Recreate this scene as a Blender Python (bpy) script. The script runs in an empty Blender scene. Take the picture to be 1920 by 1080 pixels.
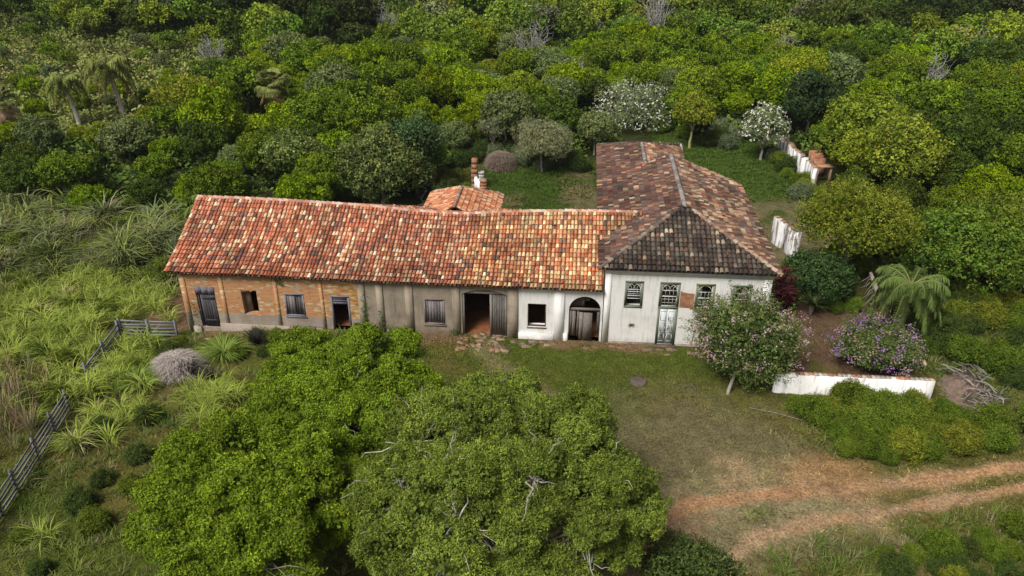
import bpy, math, random
import numpy as np
from mathutils import Vector, Matrix

sc = bpy.context.scene
R = math.radians
rnd = random.Random(7)
rg = np.random.default_rng(11)

# ------------------------------------------------------------------ camera
cam_d = bpy.data.cameras.new('camera')
cam = bpy.data.objects.new('camera', cam_d)
sc.collection.objects.link(cam)
cam.location = (-1.78, -39.78, 24.8)
cam.rotation_euler = (R(90 - 28.3), 0, R(5.0))
cam_d.sensor_width = 36
cam_d.lens = 1490 * 36 / 1920
cam_d.clip_end = 2000
sc.camera = cam

# ------------------------------------------------------------------ sky + sun (soft, mostly overcast)
SUN_EL, SUN_AZ = R(53), R(214)
w = bpy.data.worlds.new('World')
sc.world = w
w.use_nodes = True
nt = w.node_tree
nt.nodes.clear()
out = nt.nodes.new('ShaderNodeOutputWorld')
bg = nt.nodes.new('ShaderNodeBackground')
sky = nt.nodes.new('ShaderNodeTexSky')
sky.sky_type = 'NISHITA'
sky.sun_disc = False
sky.sun_elevation = SUN_EL
sky.sun_rotation = SUN_AZ
sky.dust_density = 5
hs = nt.nodes.new('ShaderNodeHueSaturation')
hs.inputs['Saturation'].default_value = 0.35
nt.links.new(sky.outputs[0], hs.inputs['Color'])
nt.links.new(hs.outputs[0], bg.inputs[0])
bg.inputs[1].default_value = 0.07
nt.links.new(bg.outputs[0], out.inputs[0])
sl = bpy.data.lights.new('sun', 'SUN')
sl.energy = 3.3
sl.angle = R(22)
sl.color = (1, .965, .91)
so = bpy.data.objects.new('sun', sl)
sc.collection.objects.link(so)
sd = Vector((math.sin(SUN_AZ) * math.cos(SUN_EL), math.cos(SUN_AZ) * math.cos(SUN_EL), math.sin(SUN_EL)))
so.rotation_euler = sd.to_track_quat('Z', 'Y').to_euler()
so.location = sd * 100
sc.view_settings.view_transform = 'Standard'
sc.view_settings.look = 'None'
sc.view_settings.exposure = 0.1
sc.view_settings.gamma = 1

# ------------------------------------------------------------------ object helpers
C = sc.collection


def tag(o, label=None, cat=None, group=None, kind=None):
    if label: o['label'] = label
    if cat: o['category'] = cat
    if group: o['group'] = group
    if kind: o['kind'] = kind
    return o


def thing(name, label, cat, loc=(0, 0, 0), rz=0, group=None):
    o = bpy.data.objects.new(name, None)
    C.objects.link(o)
    o.location = loc
    o.rotation_euler = (0, 0, rz)
    o.empty_display_size = .3
    return tag(o, label, cat, group)


class MB:
    """collects vertices, faces and one colour per vertex"""
    def __init__(s):
        s.v = []; s.f = []; s.c = []; s.n = 0

    def add(s, v, f, c=(1, 1, 1)):
        v = np.asarray(v, float).reshape(-1, 3)
        c = np.asarray(c, float)
        if c.ndim == 1: c = np.tile(c, (len(v), 1))
        s.v.append(v); s.c.append(c)
        if isinstance(f, np.ndarray):
            s.f.append(f + s.n)
        else:
            byn = {}
            for a in f: byn.setdefault(len(a), []).append(a)
            for k in byn: s.f.append(np.array(byn[k], dtype=np.int64) + s.n)
        s.n += len(v)

    def box(s, x0, x1, y0, y1, z0, z1, c=(1, 1, 1), rz=0, piv=None, j=0):
        v = np.array([(x, y, z) for z in (z0, z1) for y in (y0, y1) for x in (x0, x1)], float)
        if j: v += rg.uniform(-j, j, v.shape)
        if rz:
            p = np.array(piv if piv else ((x0 + x1) / 2, (y0 + y1) / 2)); cc, ss = math.cos(rz), math.sin(rz)
            q = v[:, :2] - p
            v[:, 0] = p[0] + q[:, 0] * cc - q[:, 1] * ss; v[:, 1] = p[1] + q[:, 0] * ss + q[:, 1] * cc
        s.add(v, [(0, 2, 3, 1), (4, 5, 7, 6), (0, 1, 5, 4), (1, 3, 7, 5), (3, 2, 6, 7), (2, 0, 4, 6)], c)

    def beam(s, a, b, w, h, c=(1, 1, 1), up=(0, 0, 1)):
        a = np.array(a, float); b = np.array(b, float); d = b - a; d /= np.linalg.norm(d)
        sd_ = np.cross(d, up)
        if np.linalg.norm(sd_) < 1e-4: sd_ = np.array([1., 0, 0])
        sd_ /= np.linalg.norm(sd_); u = np.cross(sd_, d)
        v = [p + sd_ * x * w / 2 + u * y * h / 2 for p in (a, b) for x, y in ((-1, -1), (1, -1), (1, 1), (-1, 1))]
        s.add(v, [(3, 2, 1, 0), (4, 5, 6, 7), (0, 1, 5, 4), (1, 2, 6, 5), (2, 3, 7, 6), (3, 0, 4, 7)], c)

    def tube(s, pts, rad, n=6, c=(1, 1, 1), cap=True):
        pts = np.asarray(pts, float); m = len(pts)
        rad = np.broadcast_to(np.asarray(rad, float), (m,))
        t = np.gradient(pts, axis=0); t /= np.linalg.norm(t, axis=1)[:, None] + 1e-9
        ref = np.array([0, 0, 1.]) if abs(t[0][2]) < .9 else np.array([1., 0, 0])
        a = np.cross(t, ref); a /= np.linalg.norm(a, axis=1)[:, None] + 1e-9
        b = np.cross(t, a)
        an = np.arange(n) * 2 * math.pi / n
        v = pts[:, None] + rad[:, None, None] * (a[:, None] * np.cos(an)[None, :, None] + b[:, None] * np.sin(an)[None, :, None])
        i = np.arange(m - 1)[:, None] * n; k = np.arange(n)[None]
        f = np.stack([i + k, i + (k + 1) % n, i + n + (k + 1) % n, i + n + k], -1).reshape(-1, 4)
        s.add(v.reshape(-1, 3), f, c)
        if cap:
            s.f.append(np.array([np.arange(n)[::-1] + s.n - m * n])); s.f.append(np.array([np.arange(n) + s.n - n]))

    def mesh(s, name, mat, smooth=False):
        me = bpy.data.meshes.new(name)
        v = np.concatenate(s.v); c = np.concatenate(s.c)
        me.vertices.add(len(v)); me.vertices.foreach_set('co', v.astype(np.float32).ravel())
        lt = np.concatenate([np.full(len(f), f.shape[1]) for f in s.f])
        li = np.concatenate([f.ravel() for f in s.f])
        me.loops.add(len(li)); me.loops.foreach_set('vertex_index', li.astype(np.int32))
        me.polygons.add(len(lt))
        me.polygons.foreach_set('loop_start', (np.cumsum(lt) - lt).astype(np.int32))
        me.polygons.foreach_set('loop_total', lt.astype(np.int32))
        if smooth: me.polygons.foreach_set('use_smooth', np.ones(len(lt), bool))
        at = me.color_attributes.new('Col', 'FLOAT_COLOR', 'POINT')
        at.data.foreach_set('color', np.concatenate([c, np.ones((len(c), 1))], 1).astype(np.float32).ravel())
        me.update(calc_edges=True)
        me.materials.append(mat)
        return me

    def build(s, name, mat, parent=None, smooth=False, label=None):
        o = bpy.data.objects.new(name, s.mesh(name, mat, smooth))
        C.objects.link(o)
        if parent: o.parent = parent
        if label: o['label'] = label
        return o


def link(name, mesh, parent=None):
    o = bpy.data.objects.new(name, mesh)
    C.objects.link(o)
    if parent: o.parent = parent
    return o


# ------------------------------------------------------------------ materials
def newmat(name):
    m = bpy.data.materials.new(name)
    m.use_nodes = True
    n = m.node_tree
    b = n.nodes['Principled BSDF']
    return m, n, b


def noise(n, scale, detail=4, vec=None, rough=.6):
    t = n.nodes.new('ShaderNodeTexNoise')
    t.inputs['Scale'].default_value = scale; t.inputs['Detail'].default_value = detail
    t.inputs['Roughness'].default_value = rough
    if vec is not None: n.links.new(vec, t.inputs['Vector'])
    return t.outputs['Fac']


def ramp(n, fac, stops):
    r = n.nodes.new('ShaderNodeValToRGB')
    e = r.color_ramp.elements
    while len(e) > 1: e.remove(e[-1])
    e[0].position = stops[0][0]; e[0].color = (*stops[0][1], 1)
    for p, c in stops[1:]:
        k = e.new(p); k.color = (*c, 1)
    n.links.new(fac, r.inputs[0])
    return r.outputs[0]


def g(v): return (v, v, v)


def mix(n, fac, a, b, mode='MIX'):
    m = n.nodes.new('ShaderNodeMix'); m.data_type = 'RGBA'; m.blend_type = mode
    for s, x in ((0, fac), (6, a), (7, b)):
        if isinstance(x, (int, float)): m.inputs[s].default_value = x
        elif isinstance(x, tuple): m.inputs[s].default_value = (*x, 1)
        else: n.links.new(x, m.inputs[s])
    return m.outputs[2]


def math_(n, op, a, b=None):
    m = n.nodes.new('ShaderNodeMath'); m.operation = op
    for s, x in ((0, a), (1, b)):
        if x is None: continue
        if isinstance(x, (int, float)): m.inputs[s].default_value = x
        else: n.links.new(x, m.inputs[s])
    return m.outputs[0]


def objco(n):
    t = n.nodes.new('ShaderNodeTexCoord')
    return t.outputs['Object']


def mapping(n, vec, scale=(1, 1, 1), loc=(0, 0, 0), rot=(0, 0, 0)):
    m = n.nodes.new('ShaderNodeMapping')
    m.inputs['Scale'].default_value = scale; m.inputs['Location'].default_value = loc; m.inputs['Rotation'].default_value = rot
    n.links.new(vec, m.inputs['Vector'])
    return m.outputs[0]


def bump(n, b, h, st=.4, dist=.02):
    k = n.nodes.new('ShaderNodeBump'); k.inputs['Strength'].default_value = st; k.inputs['Distance'].default_value = dist
    n.links.new(h, k.inputs['Height']); n.links.new(k.outputs[0], b.inputs['Normal'])


def col_attr(n):
    a = n.nodes.new('ShaderNodeAttribute'); a.attribute_name = 'Col'
    return a.outputs['Color']


def mat_col(name, rough=.9, nscale=9, lo=.75, hi=1.25, bmp=0, stretch=(1, 1, 1), spec=.2):
    """vertex colour broken up with noise"""
    m, n, b = newmat(name)
    co = mapping(n, objco(n), stretch)
    f = noise(n, nscale, 5, co)
    c = mix(n, 1.0, col_attr(n), ramp(n, f, [(.3, g(lo)), (.7, g(hi))]), 'MULTIPLY')
    n.links.new(c, b.inputs['Base Color'])
    b.inputs['Roughness'].default_value = rough
    b.inputs['Specular IOR Level'].default_value = spec
    if bmp: bump(n, b, f, bmp)
    return m


def mat_leaf(name, hue=.02, val=.25, trans=.14, sat=1.0):
    m, n, b = newmat(name)
    oi = n.nodes.new('ShaderNodeObjectInfo')
    h = n.nodes.new('ShaderNodeHueSaturation')
    n.links.new(col_attr(n), h.inputs['Color'])
    h.inputs['Saturation'].default_value = sat
    n.links.new(math_(n, 'ADD', math_(n, 'MULTIPLY', oi.outputs['Random'], hue), .5 - hue / 2), h.inputs['Hue'])
    r2 = math_(n, 'FRACT', math_(n, 'MULTIPLY', oi.outputs['Random'], 7.31))
    n.links.new(math_(n, 'ADD', math_(n, 'MULTIPLY', r2, val), 1 - val / 2), h.inputs['Value'])
    n.links.new(h.outputs[0], b.inputs['Base Color'])
    b.inputs['Roughness'].default_value = .65
    b.inputs['Specular IOR Level'].default_value = .08
    tr = n.nodes.new('ShaderNodeBsdfTranslucent')
    n.links.new(h.outputs[0], tr.inputs['Color'])
    ms = n.nodes.new('ShaderNodeMixShader'); ms.inputs[0].default_value = trans
    n.links.new(b.outputs[0], ms.inputs[1]); n.links.new(tr.outputs[0], ms.inputs[2])
    n.links.new(ms.outputs[0], n.nodes['Material Output'].inputs[0])
    return m


M = {}
M['leaf'] = mat_leaf('leaf', .022, .35, sat=1.06)
M['leaf_plain'] = mat_leaf('leaf_plain', 0, 0)
M['flower'] = mat_leaf('flower_petals', 0, 0, .2)
M['bark'] = mat_col('bark', .95, 6, .6, 1.3, .5, (1, 1, .3))
M['tile'] = mat_col('roof_tile', .92, 14, .62, 1.3, .3)
M['wood'] = mat_col('weathered_wood', .9, 7, .45, 1.45, .4, (6, 6, .5))
M['plain'] = mat_col('rough_solid', .92, 8, .75, 1.2, .3)
M['stone'] = mat_col('stone', .95, 3, .6, 1.35, .6)
M['paint'] = mat_col('old_paint', .6, 6, .8, 1.1, .1, (3, 3, 1))
M['straw'] = mat_col('dry_straw', .95, 9, .7, 1.3)


def mat_white(foot=True):
    m, n, b = newmat('old_whitewash')
    co = objco(n)
    sx = n.nodes.new('ShaderNodeSeparateXYZ'); n.links.new(co, sx.inputs[0])
    c = ramp(n, noise(n, .9, 6, co), [(.3, (.70, .67, .625)), (.5, (.80, .785, .75)), (.7, (.84, .83, .81))])
    st = noise(n, 2.2, 6, mapping(n, co, (3.5, 3.5, .35)))
    c = mix(n, ramp(n, st, [(.52, g(0)), (.74, g(.55))] if foot else [(.53, g(0)), (.66, g(.7))]), c, (.36, .34, .31) if foot else (.30, .27, .28))
    # damp, mossy foot of the wall: a stain with a ragged upper edge
    hz = math_(n, 'ADD', sx.outputs[2], math_(n, 'MULTIPLY', noise(n, 2.2, 7, co, .75), -1.3))
    hz = math_(n, 'ADD', hz, 1.0)
    if foot: c = mix(n, ramp(n, hz, [(.12, g(.8)), (.34, g(.45)), (.75, g(0))]), c, (.36, .32, .27))
    sp = noise(n, 5, 5, co)
    c = mix(n, ramp(n, sp, [(.68, g(0)), (.74, g(.6))]), c, (.30, .24, .20))
    n.links.new(c, b.inputs['Base Color'])
    b.inputs['Roughness'].default_value = .9
    b.inputs['Specular IOR Level'].default_value = .15
    bump(n, b, noise(n, 12, 5, co), .25)
    return m


def brick_nodes(n, co, c1, c2, mortar, ms=.012):
    mp = mapping(n, co, (1, 1, 1), rot=(R(-90), 0, 0))
    bt = n.nodes.new('ShaderNodeTexBrick')
    n.links.new(mp, bt.inputs['Vector'])
    bt.inputs['Scale'].default_value = 1
    bt.inputs['Brick Width'].default_value = .30
    bt.inputs['Row Height'].default_value = .085
    bt.inputs['Mortar Size'].default_value = ms
    bt.inputs['Bias'].default_value = -.1
    bt.inputs['Color1'].default_value = (*c1, 1)
    bt.inputs['Color2'].default_value = (*c2, 1)
    bt.inputs['Mortar'].default_value = (*mortar, 1)
    return bt


def mat_brickwall():
    m, n, b = newmat('bare_brick_and_render')
    co = objco(n)
    sx = n.nodes.new('ShaderNodeSeparateXYZ'); n.links.new(co, sx.inputs[0])
    wob = n.nodes.new('ShaderNodeTexNoise'); wob.inputs['Scale'].default_value = 1.5
    n.links.new(co, wob.inputs['Vector'])
    cw = mix(n, .05, co, wob.outputs['Color'])
    bt = brick_nodes(n, cw, (.52, .22, .095), (.40, .155, .065), (.46, .32, .20), .012)
    big = noise(n, .9, 5, co)
    c = mix(n, ramp(n, big, [(.35, g(0)), (.65, g(.55))]), bt.outputs[0], (.55, .31, .14))
    # yellow rubble stones
    vt = n.nodes.new('ShaderNodeTexVoronoi'); vt.inputs['Scale'].default_value = 1
    n.links.new(mapping(n, co, (3.2, 1, 8.5)), vt.inputs['Vector'])
    ston = ramp(n, vt.outputs['Color'], [(.1, (.46, .20, .05)), (.4, (.55, .30, .07)), (.7, (.62, .44, .24)), (.95, (.66, .58, .44))])
    sm = ramp(n, math_(n, 'ADD', math_(n, 'MULTIPLY', vt.outputs['Color'], .45), math_(n, 'MULTIPLY', noise(n, .8, 4, mapping(n, co, (.9, 1, 1.6), (4, 0, 7))), .9)), [(.74, g(0)), (.79, g(.8))])
    rx = math_(n, 'MULTIPLY', math_(n, 'ADD', sx.outputs[0], 16.6), .5)   # rubble end of the brick wall, by the smaller door
    cl = n.nodes.new('ShaderNodeClamp'); n.links.new(rx, cl.inputs[0])
    sm2 = math_(n, 'MAXIMUM', sm, math_(n, 'MULTIPLY', cl.outputs[0], .8))
    c = mix(n, sm2, c, ston)
    crack = ramp(n, vt.outputs['Distance'], [(.45, g(1)), (.8, g(.45))])
    c = mix(n, sm2, c, mix(n, 1.0, c, crack, 'MULTIPLY'))
    # thin cement render still on the lower metre and in patches
    ed = math_(n, 'ADD', sx.outputs[2], math_(n, 'MULTIPLY', noise(n, 1.1, 5, co), .45))
    rend = ramp(n, noise(n, 1.2, 6, mapping(n, co, (1, 1, .6))), [(.3, (.27, .215, .17)), (.55, (.36, .30, .245)), (.75, (.44, .375, .31))])
    c = mix(n, ramp(n, ed, [(.98, g(1)), (1.06, g(0))]), c, rend)
    pn = noise(n, .55, 4, mapping(n, co, (1, 1, .8), (2.3, 0, 1.1)))
    c = mix(n, ramp(n, pn, [(.66, g(0)), (.675, g(.9))]), c, (.36, .33, .29))
    dr = noise(n, 1.5, 5, mapping(n, co, (2.5, 1, .2)))
    c = mix(n, ramp(n, dr, [(.58, g(0)), (.8, g(.5))]), c, (.10, .075, .05))
    n.links.new(c, b.inputs['Base Color'])
    b.inputs['Roughness'].default_value = .95
    b.inputs['Specular IOR Level'].default_value = .1
    bump(n, b, math_(n, 'ADD', bt.outputs[1], math_(n, 'MULTIPLY', vt.outputs['Distance'], -1.0)), .5, .03)
    return m


def mat_render():
    m, n, b = newmat('bare_brown_render')
    co = objco(n)
    sx = n.nodes.new('ShaderNodeSeparateXYZ'); n.links.new(co, sx.inputs[0])
    c = ramp(n, noise(n, 1.1, 6, co), [(.3, (.215, .175, .130)), (.5, (.31, .258, .195)), (.72, (.385, .325, .25))])
    dr = noise(n, 1.8, 6, mapping(n, co, (2.6, 1, .22)))
    c = mix(n, ramp(n, dr, [(.52, g(0)), (.75, g(.6))]), c, (.085, .075, .05))
    hz = math_(n, 'ADD', math_(n, 'ADD', sx.outputs[2], math_(n, 'MULTIPLY', noise(n, 2.0, 7, co, .75), -1.6)), 1.0)
    c = mix(n, ramp(n, hz, [(.10, g(.9)), (.45, g(.4)), (.95, g(0))]), c, (.15, .115, .06))
    crs = noise(n, 1, 5, mapping(n, co, (1.2, 1, 14)))
    c = mix(n, ramp(n, crs, [(.55, g(0)), (.7, g(.35))]), c, (.12, .09, .06))
    n.links.new(c, b.inputs['Base Color'])
    b.inputs['Roughness'].default_value = .95
    b.inputs['Specular IOR Level'].default_value = .1
    bump(n, b, crs, .4, .02)
    return m


def mat_brick(name='red_brick'):
    m, n, b = newmat(name)
    co = objco(n)
    bt = brick_nodes(n, co, (.48, .19, .09), (.36, .13, .06), (.34, .24, .17), .012)
    c = mix(n, 1.0, bt.outputs[0], ramp(n, noise(n, 3, 5, co), [(.3, g(.6)), (.7, g(1.25))]), 'MULTIPLY')
    n.links.new(c, b.inputs['Base Color'])
    b.inputs['Roughness'].default_value = .95
    bump(n, b, bt.outputs[1], .5, .02)
    return m


def mat_peel():
    m, n, b = newmat('peeling_whitewash')
    co = objco(n)
    c = ramp(n, noise(n, 1.0, 6, co), [(.3, (.58, .57, .56)), (.6, (.78, .78, .78))])
    st = noise(n, 1.3, 6, mapping(n, co, (3, 3, .45)))
    c = mix(n, ramp(n, st, [(.50, g(0)), (.58, g(.85))]), c, (.17, .12, .09))
    n.links.new(c, b.inputs['Base Color'])
    b.inputs['Roughness'].default_value = .95
    return m


def mat_ground():
    m, n, b = newmat('ground_soil_and_turf')
    co = objco(n)
    f1 = noise(n, 1.4, 8, co, .7)
    f2 = noise(n, 9, 6, co, .7)
    c = mix(n, 1.0, col_attr(n), ramp(n, f1, [(.3, g(.6)), (.7, g(1.35))]), 'MULTIPLY')
    c = mix(n, 1.0, c, ramp(n, f2, [(.35, g(.5)), (.65, g(1.45))]), 'MULTIPLY')
    n.links.new(c, b.inputs['Base Color'])
    b.inputs['Roughness'].default_value = 1
    b.inputs['Specular IOR Level'].default_value = .05
    bump(n, b, f2, .7, .08)
    return m


def mat_glass():
    m, n, b = newmat('window_glass')
    b.inputs['Base Color'].default_value = (.75, .8, .8, 1)
    b.inputs['Roughness'].default_value = .08
    tr = n.nodes.new('ShaderNodeBsdfTransparent'); tr.inputs[0].default_value = (.9, .92, .92, 1)
    ms = n.nodes.new('ShaderNodeMixShader'); ms.inputs[0].default_value = .9
    gl = n.nodes.new('ShaderNodeBsdfGlossy'); gl.inputs['Roughness'].default_value = .1
    n.links.new(gl.outputs[0], ms.inputs[1]); n.links.new(tr.outputs[0], ms.inputs[2])
    n.links.new(ms.outputs[0], n.nodes['Material Output'].inputs[0])
    return m


M['white'] = mat_white(); M['white_yard'] = mat_white(False)
M['brickwall'] = mat_brickwall()
M['render'] = mat_render()
M['brick'] = mat_brick()
M['peel'] = mat_peel()
M['ground'] = mat_ground()
M['glass'] = mat_glass()


# ------------------------------------------------------------------ noise + terrain
def vnoise(x, y, s, seed=0):
    """smooth value noise, array in array out, 0..1"""
    x = np.asarray(x, float) / s + seed * 17.3; y = np.asarray(y, float) / s + seed * 9.1
    xi, yi = np.floor(x), np.floor(y); fx, fy = x - xi, y - yi
    fx = fx * fx * (3 - 2 * fx); fy = fy * fy * (3 - 2 * fy)

    def h(a, b_):
        q = np.sin(a * 127.1 + b_ * 311.7 + seed * 74.7) * 43758.5453
        return q - np.floor(q)
    return (h(xi, yi) * (1 - fx) + h(xi + 1, yi) * fx) * (1 - fy) + (h(xi, yi + 1) * (1 - fx) + h(xi + 1, yi + 1) * fx) * fy


def fbm(x, y, s, seed=0):
    return (vnoise(x, y, s, seed) * .5 + vnoise(x, y, s / 2.1, seed + 1) * .3 + vnoise(x, y, s / 4.3, seed + 2) * .2)


def sstep(a, b_, x):
    t = np.clip((np.asarray(x, float) - a) / (b_ - a), 0, 1)
    return t * t * (3 - 2 * t)


def hgt(x, y):
    x = np.asarray(x, float); y = np.asarray(y, float)
    z = -.65 * sstep(-17, -26, x) * sstep(25, 8, y)
    z = z + .02 * np.clip(y - 60, 0, None) + .05 * np.clip(-x - 45, 0, 60) * sstep(40, 90, y)
    far = sstep(8, 30, np.hypot(np.clip(np.abs(x + 8) - 22, 0, None), np.clip(np.abs(y - 12) - 28, 0, None)))
    z = z + (fbm(x, y, 22, 3) - .5) * 2.5 * far
    z = z + (fbm(x, y, 3.5, 5) - .5) * .12 * (1 - ((x > -26) & (x < 11) & (y > -1.5) & (y < 24)))
    z = z - .35 * sstep(-6.5, -11, y) * sstep(5, 16, x)
    return z


def H(x, y): return float(hgt(x, y))


GREEN = np.array([.072, .096, .016]); LUSH = np.array([.038, .062, .012]); DRY = np.array([.19, .165, .088])
DIRT = np.array([.40, .275, .16]); REDD = np.array([.42, .235, .115]); FLOOR = np.array([.045, .055, .018])
OLIVE = np.array([.115, .108, .030]); BROWN = np.array([.13, .085, .05])


def segd(x, y, pts):
    d = np.full(np.shape(x), 1e9)
    for (ax, ay), (bx, by) in zip(pts[:-1], pts[1:]):
        vx, vy = bx - ax, by - ay
        t = np.clip(((x - ax) * vx + (y - ay) * vy) / (vx * vx + vy * vy), 0, 1)
        d = np.minimum(d, np.hypot(x - ax - t * vx, y - ay - t * vy))
    return d


ROAD1 = [(40, -4.5), (24, -7.8), (19.3, -9.0), (13, -10.75), (8, -11.9), (3.5, -13.2), (1.5, -16), (2, -24)]
ROAD2 = [(40, -6.2), (24, -9.3), (18.8, -10.4), (13, -12.3), (9, -13.6), (6, -14.9), (4.2, -17), (4, -24)]


def ground_col(x, y):
    def mx(a, b_, t): return a * (1 - t[..., None]) + b_ * t[..., None]
    x = np.asarray(x, float); y = np.asarray(y, float)
    n1 = fbm(x, y, 5, 1); n2 = fbm(x, y, 1.6, 2); n3 = fbm(x, y, 11, 8)
    base = np.broadcast_to(OLIVE, x.shape + (3,)).copy()
    base = mx(base, GREEN, sstep(.42, .62, n1))
    base = mx(base, DRY * .7, sstep(.60, .78, n2) * .45)
    base = base * (.78 + .44 * fbm(x, y, .8, 44))[..., None]
    # front lawn: lush by the house, dry in the trodden middle
    base = mx(base, GREEN * 1.05, sstep(-6.5, -1.5, y) * sstep(-9, -5, x) * sstep(13, 9, x) * sstep(.25, .4, n2 + .1))
    mid = sstep(8.5, 3, np.hypot((x - 5) / 1.15, (y + 10.5) / .95)) * sstep(.3, .62, n1 * .6 + n2 * .4 + .1)
    base = mx(base, DRY * .85, mid * .85)
    tr = sstep(1.3, .2, segd(x, y, [(-6.8, -1), (-5.5, -3.5), (-3, -6), (0, -10), (1, -15)]) - (n2 - .5) * 1.6)
    base = mx(base, DRY, tr * .7)
    tr = sstep(3.6, .2, segd(x, y, [(10, -12.2), (4, -14), (2, -18), (2, -25)]) - (n2 - .5) * 4.5)
    base = mx(base, DRY * 1.45, tr * .9)
    base = mx(base, DIRT, tr * sstep(.5, .62, fbm(x, y, 2.2, 31)) * .7)
    d = np.minimum(segd(x, y, ROAD1), segd(x, y, ROAD2))
    wide = sstep(.95, .1, d - (n2 - .5) * 1.1) * (.45 + .55 * sstep(10, 5, x))
    base = mx(base, DRY * 1.15, wide * .8)
    base = mx(base, DIRT, sstep(.55, .12, d - (n2 - .5) * .7) * .9)
    base = mx(base, REDD, sstep(.55, .1, d - (n2 - .5) * .8) * sstep(.45, .62, fbm(x, y, 3, 12)) * .65)
    base = mx(base, REDD, sstep(1.2, .2, np.hypot((x - 3.6) / 1.2, (y + 16.4) / .8) + (n2 - .5) * 1.2))
    base = mx(base, REDD * .9, sstep(2.6, .6, np.hypot((x - 10.2) / 1.5, (y + 10.6) / .8) + (n2 - .5) * 2) * .6)
    # walled yard on the right
    yard = ((x > 9.1) & (x < 17.0) & (y > -4.1) & (y < 6)).astype(float)
    base = mx(base, BROWN, yard * sstep(.36, .5, n2 * .6 + fbm(x, y, 2.4, 21) * .5))
    # foot of the front wall
    base = mx(base, BROWN * 1.4, sstep(1.15, .5, np.abs(y + .3)) * ((x > -26) & (x < 9.5)) * sstep(.38, .55, n2) * .9)
    # courtyards behind
    cy = (sstep(-12, -10, x) * sstep(31, 28, y) * (x < 0) * (y > 9)).astype(float)
    base = mx(base, mx(np.broadcast_to(LUSH * 1.35, base.shape), DRY * .75, sstep(.50, .66, n1)), cy)
    ry = ((x > 5.5) & (x < 19) & (y > 9) & (y < 44)).astype(float)
    base = mx(base, mx(np.broadcast_to(LUSH * 1.5, base.shape), DRY * .85, sstep(25, 21, y) * sstep(.2, .35, n1)), ry)
    base = mx(base, BROWN * 1.15, ((x < -25.2) & (x > -28.6) & (y > .3) & (y < 9)).astype(float) * sstep(.3, .45, n2))
    base = mx(base, np.array([.045, .055, .02]), ((x < -28.6) & (y > 4) & (y < 16)).astype(float) * .8)
    # inside the building: beaten red earth
    ins = ((x > -25) & (x < -.3) & (y > .15) & (y < 10)).astype(float)
    base = mx(base, np.array([.30, .125, .055]), ins)
    # wood floor
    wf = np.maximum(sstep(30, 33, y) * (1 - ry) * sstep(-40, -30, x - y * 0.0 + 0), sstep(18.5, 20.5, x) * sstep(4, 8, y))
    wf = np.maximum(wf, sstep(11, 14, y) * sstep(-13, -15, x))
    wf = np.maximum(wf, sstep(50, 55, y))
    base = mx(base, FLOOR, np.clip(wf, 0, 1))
    base = mx(base, np.array([.12, .12, .035]), ((x < -38) & (y > 25) & (y < 70)).astype(float) * sstep(.4, .6, n3))
    return base * np.array([.90, .86, .84])


def make_ground():
    def axis(lo, a, b_, hi, step):
        f = np.arange(a, b_ + .001, step)
        l = a - np.cumsum(np.geomspace(step, (a - lo) / 7, 34)); l = l[l > lo]
        h = b_ + np.cumsum(np.geomspace(step, (hi - b_) / 7, 34)); h = h[h < hi]
        return np.concatenate([[lo], l[::-1], f, h, [hi]])
    X = axis(-900, -36, 27, 900, .16); Y = axis(-160, -26, 24, 1500, .16)
    gx, gy = np.meshgrid(X, Y)
    v = np.stack([gx, gy, hgt(gx, gy)], -1).reshape(-1, 3)
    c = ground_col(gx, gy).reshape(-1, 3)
    nx = len(X); i = np.arange(len(Y) - 1)[:, None] * nx; k = np.arange(nx - 1)[None]
    f = np.stack([i + k, i + k + 1, i + nx + k + 1, i + nx + k], -1).reshape(-1, 4)
    b = MB(); b.add(v, f, c)
    tag(b.build('ground', M['ground'], smooth=True), kind='structure')


make_ground()


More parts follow.
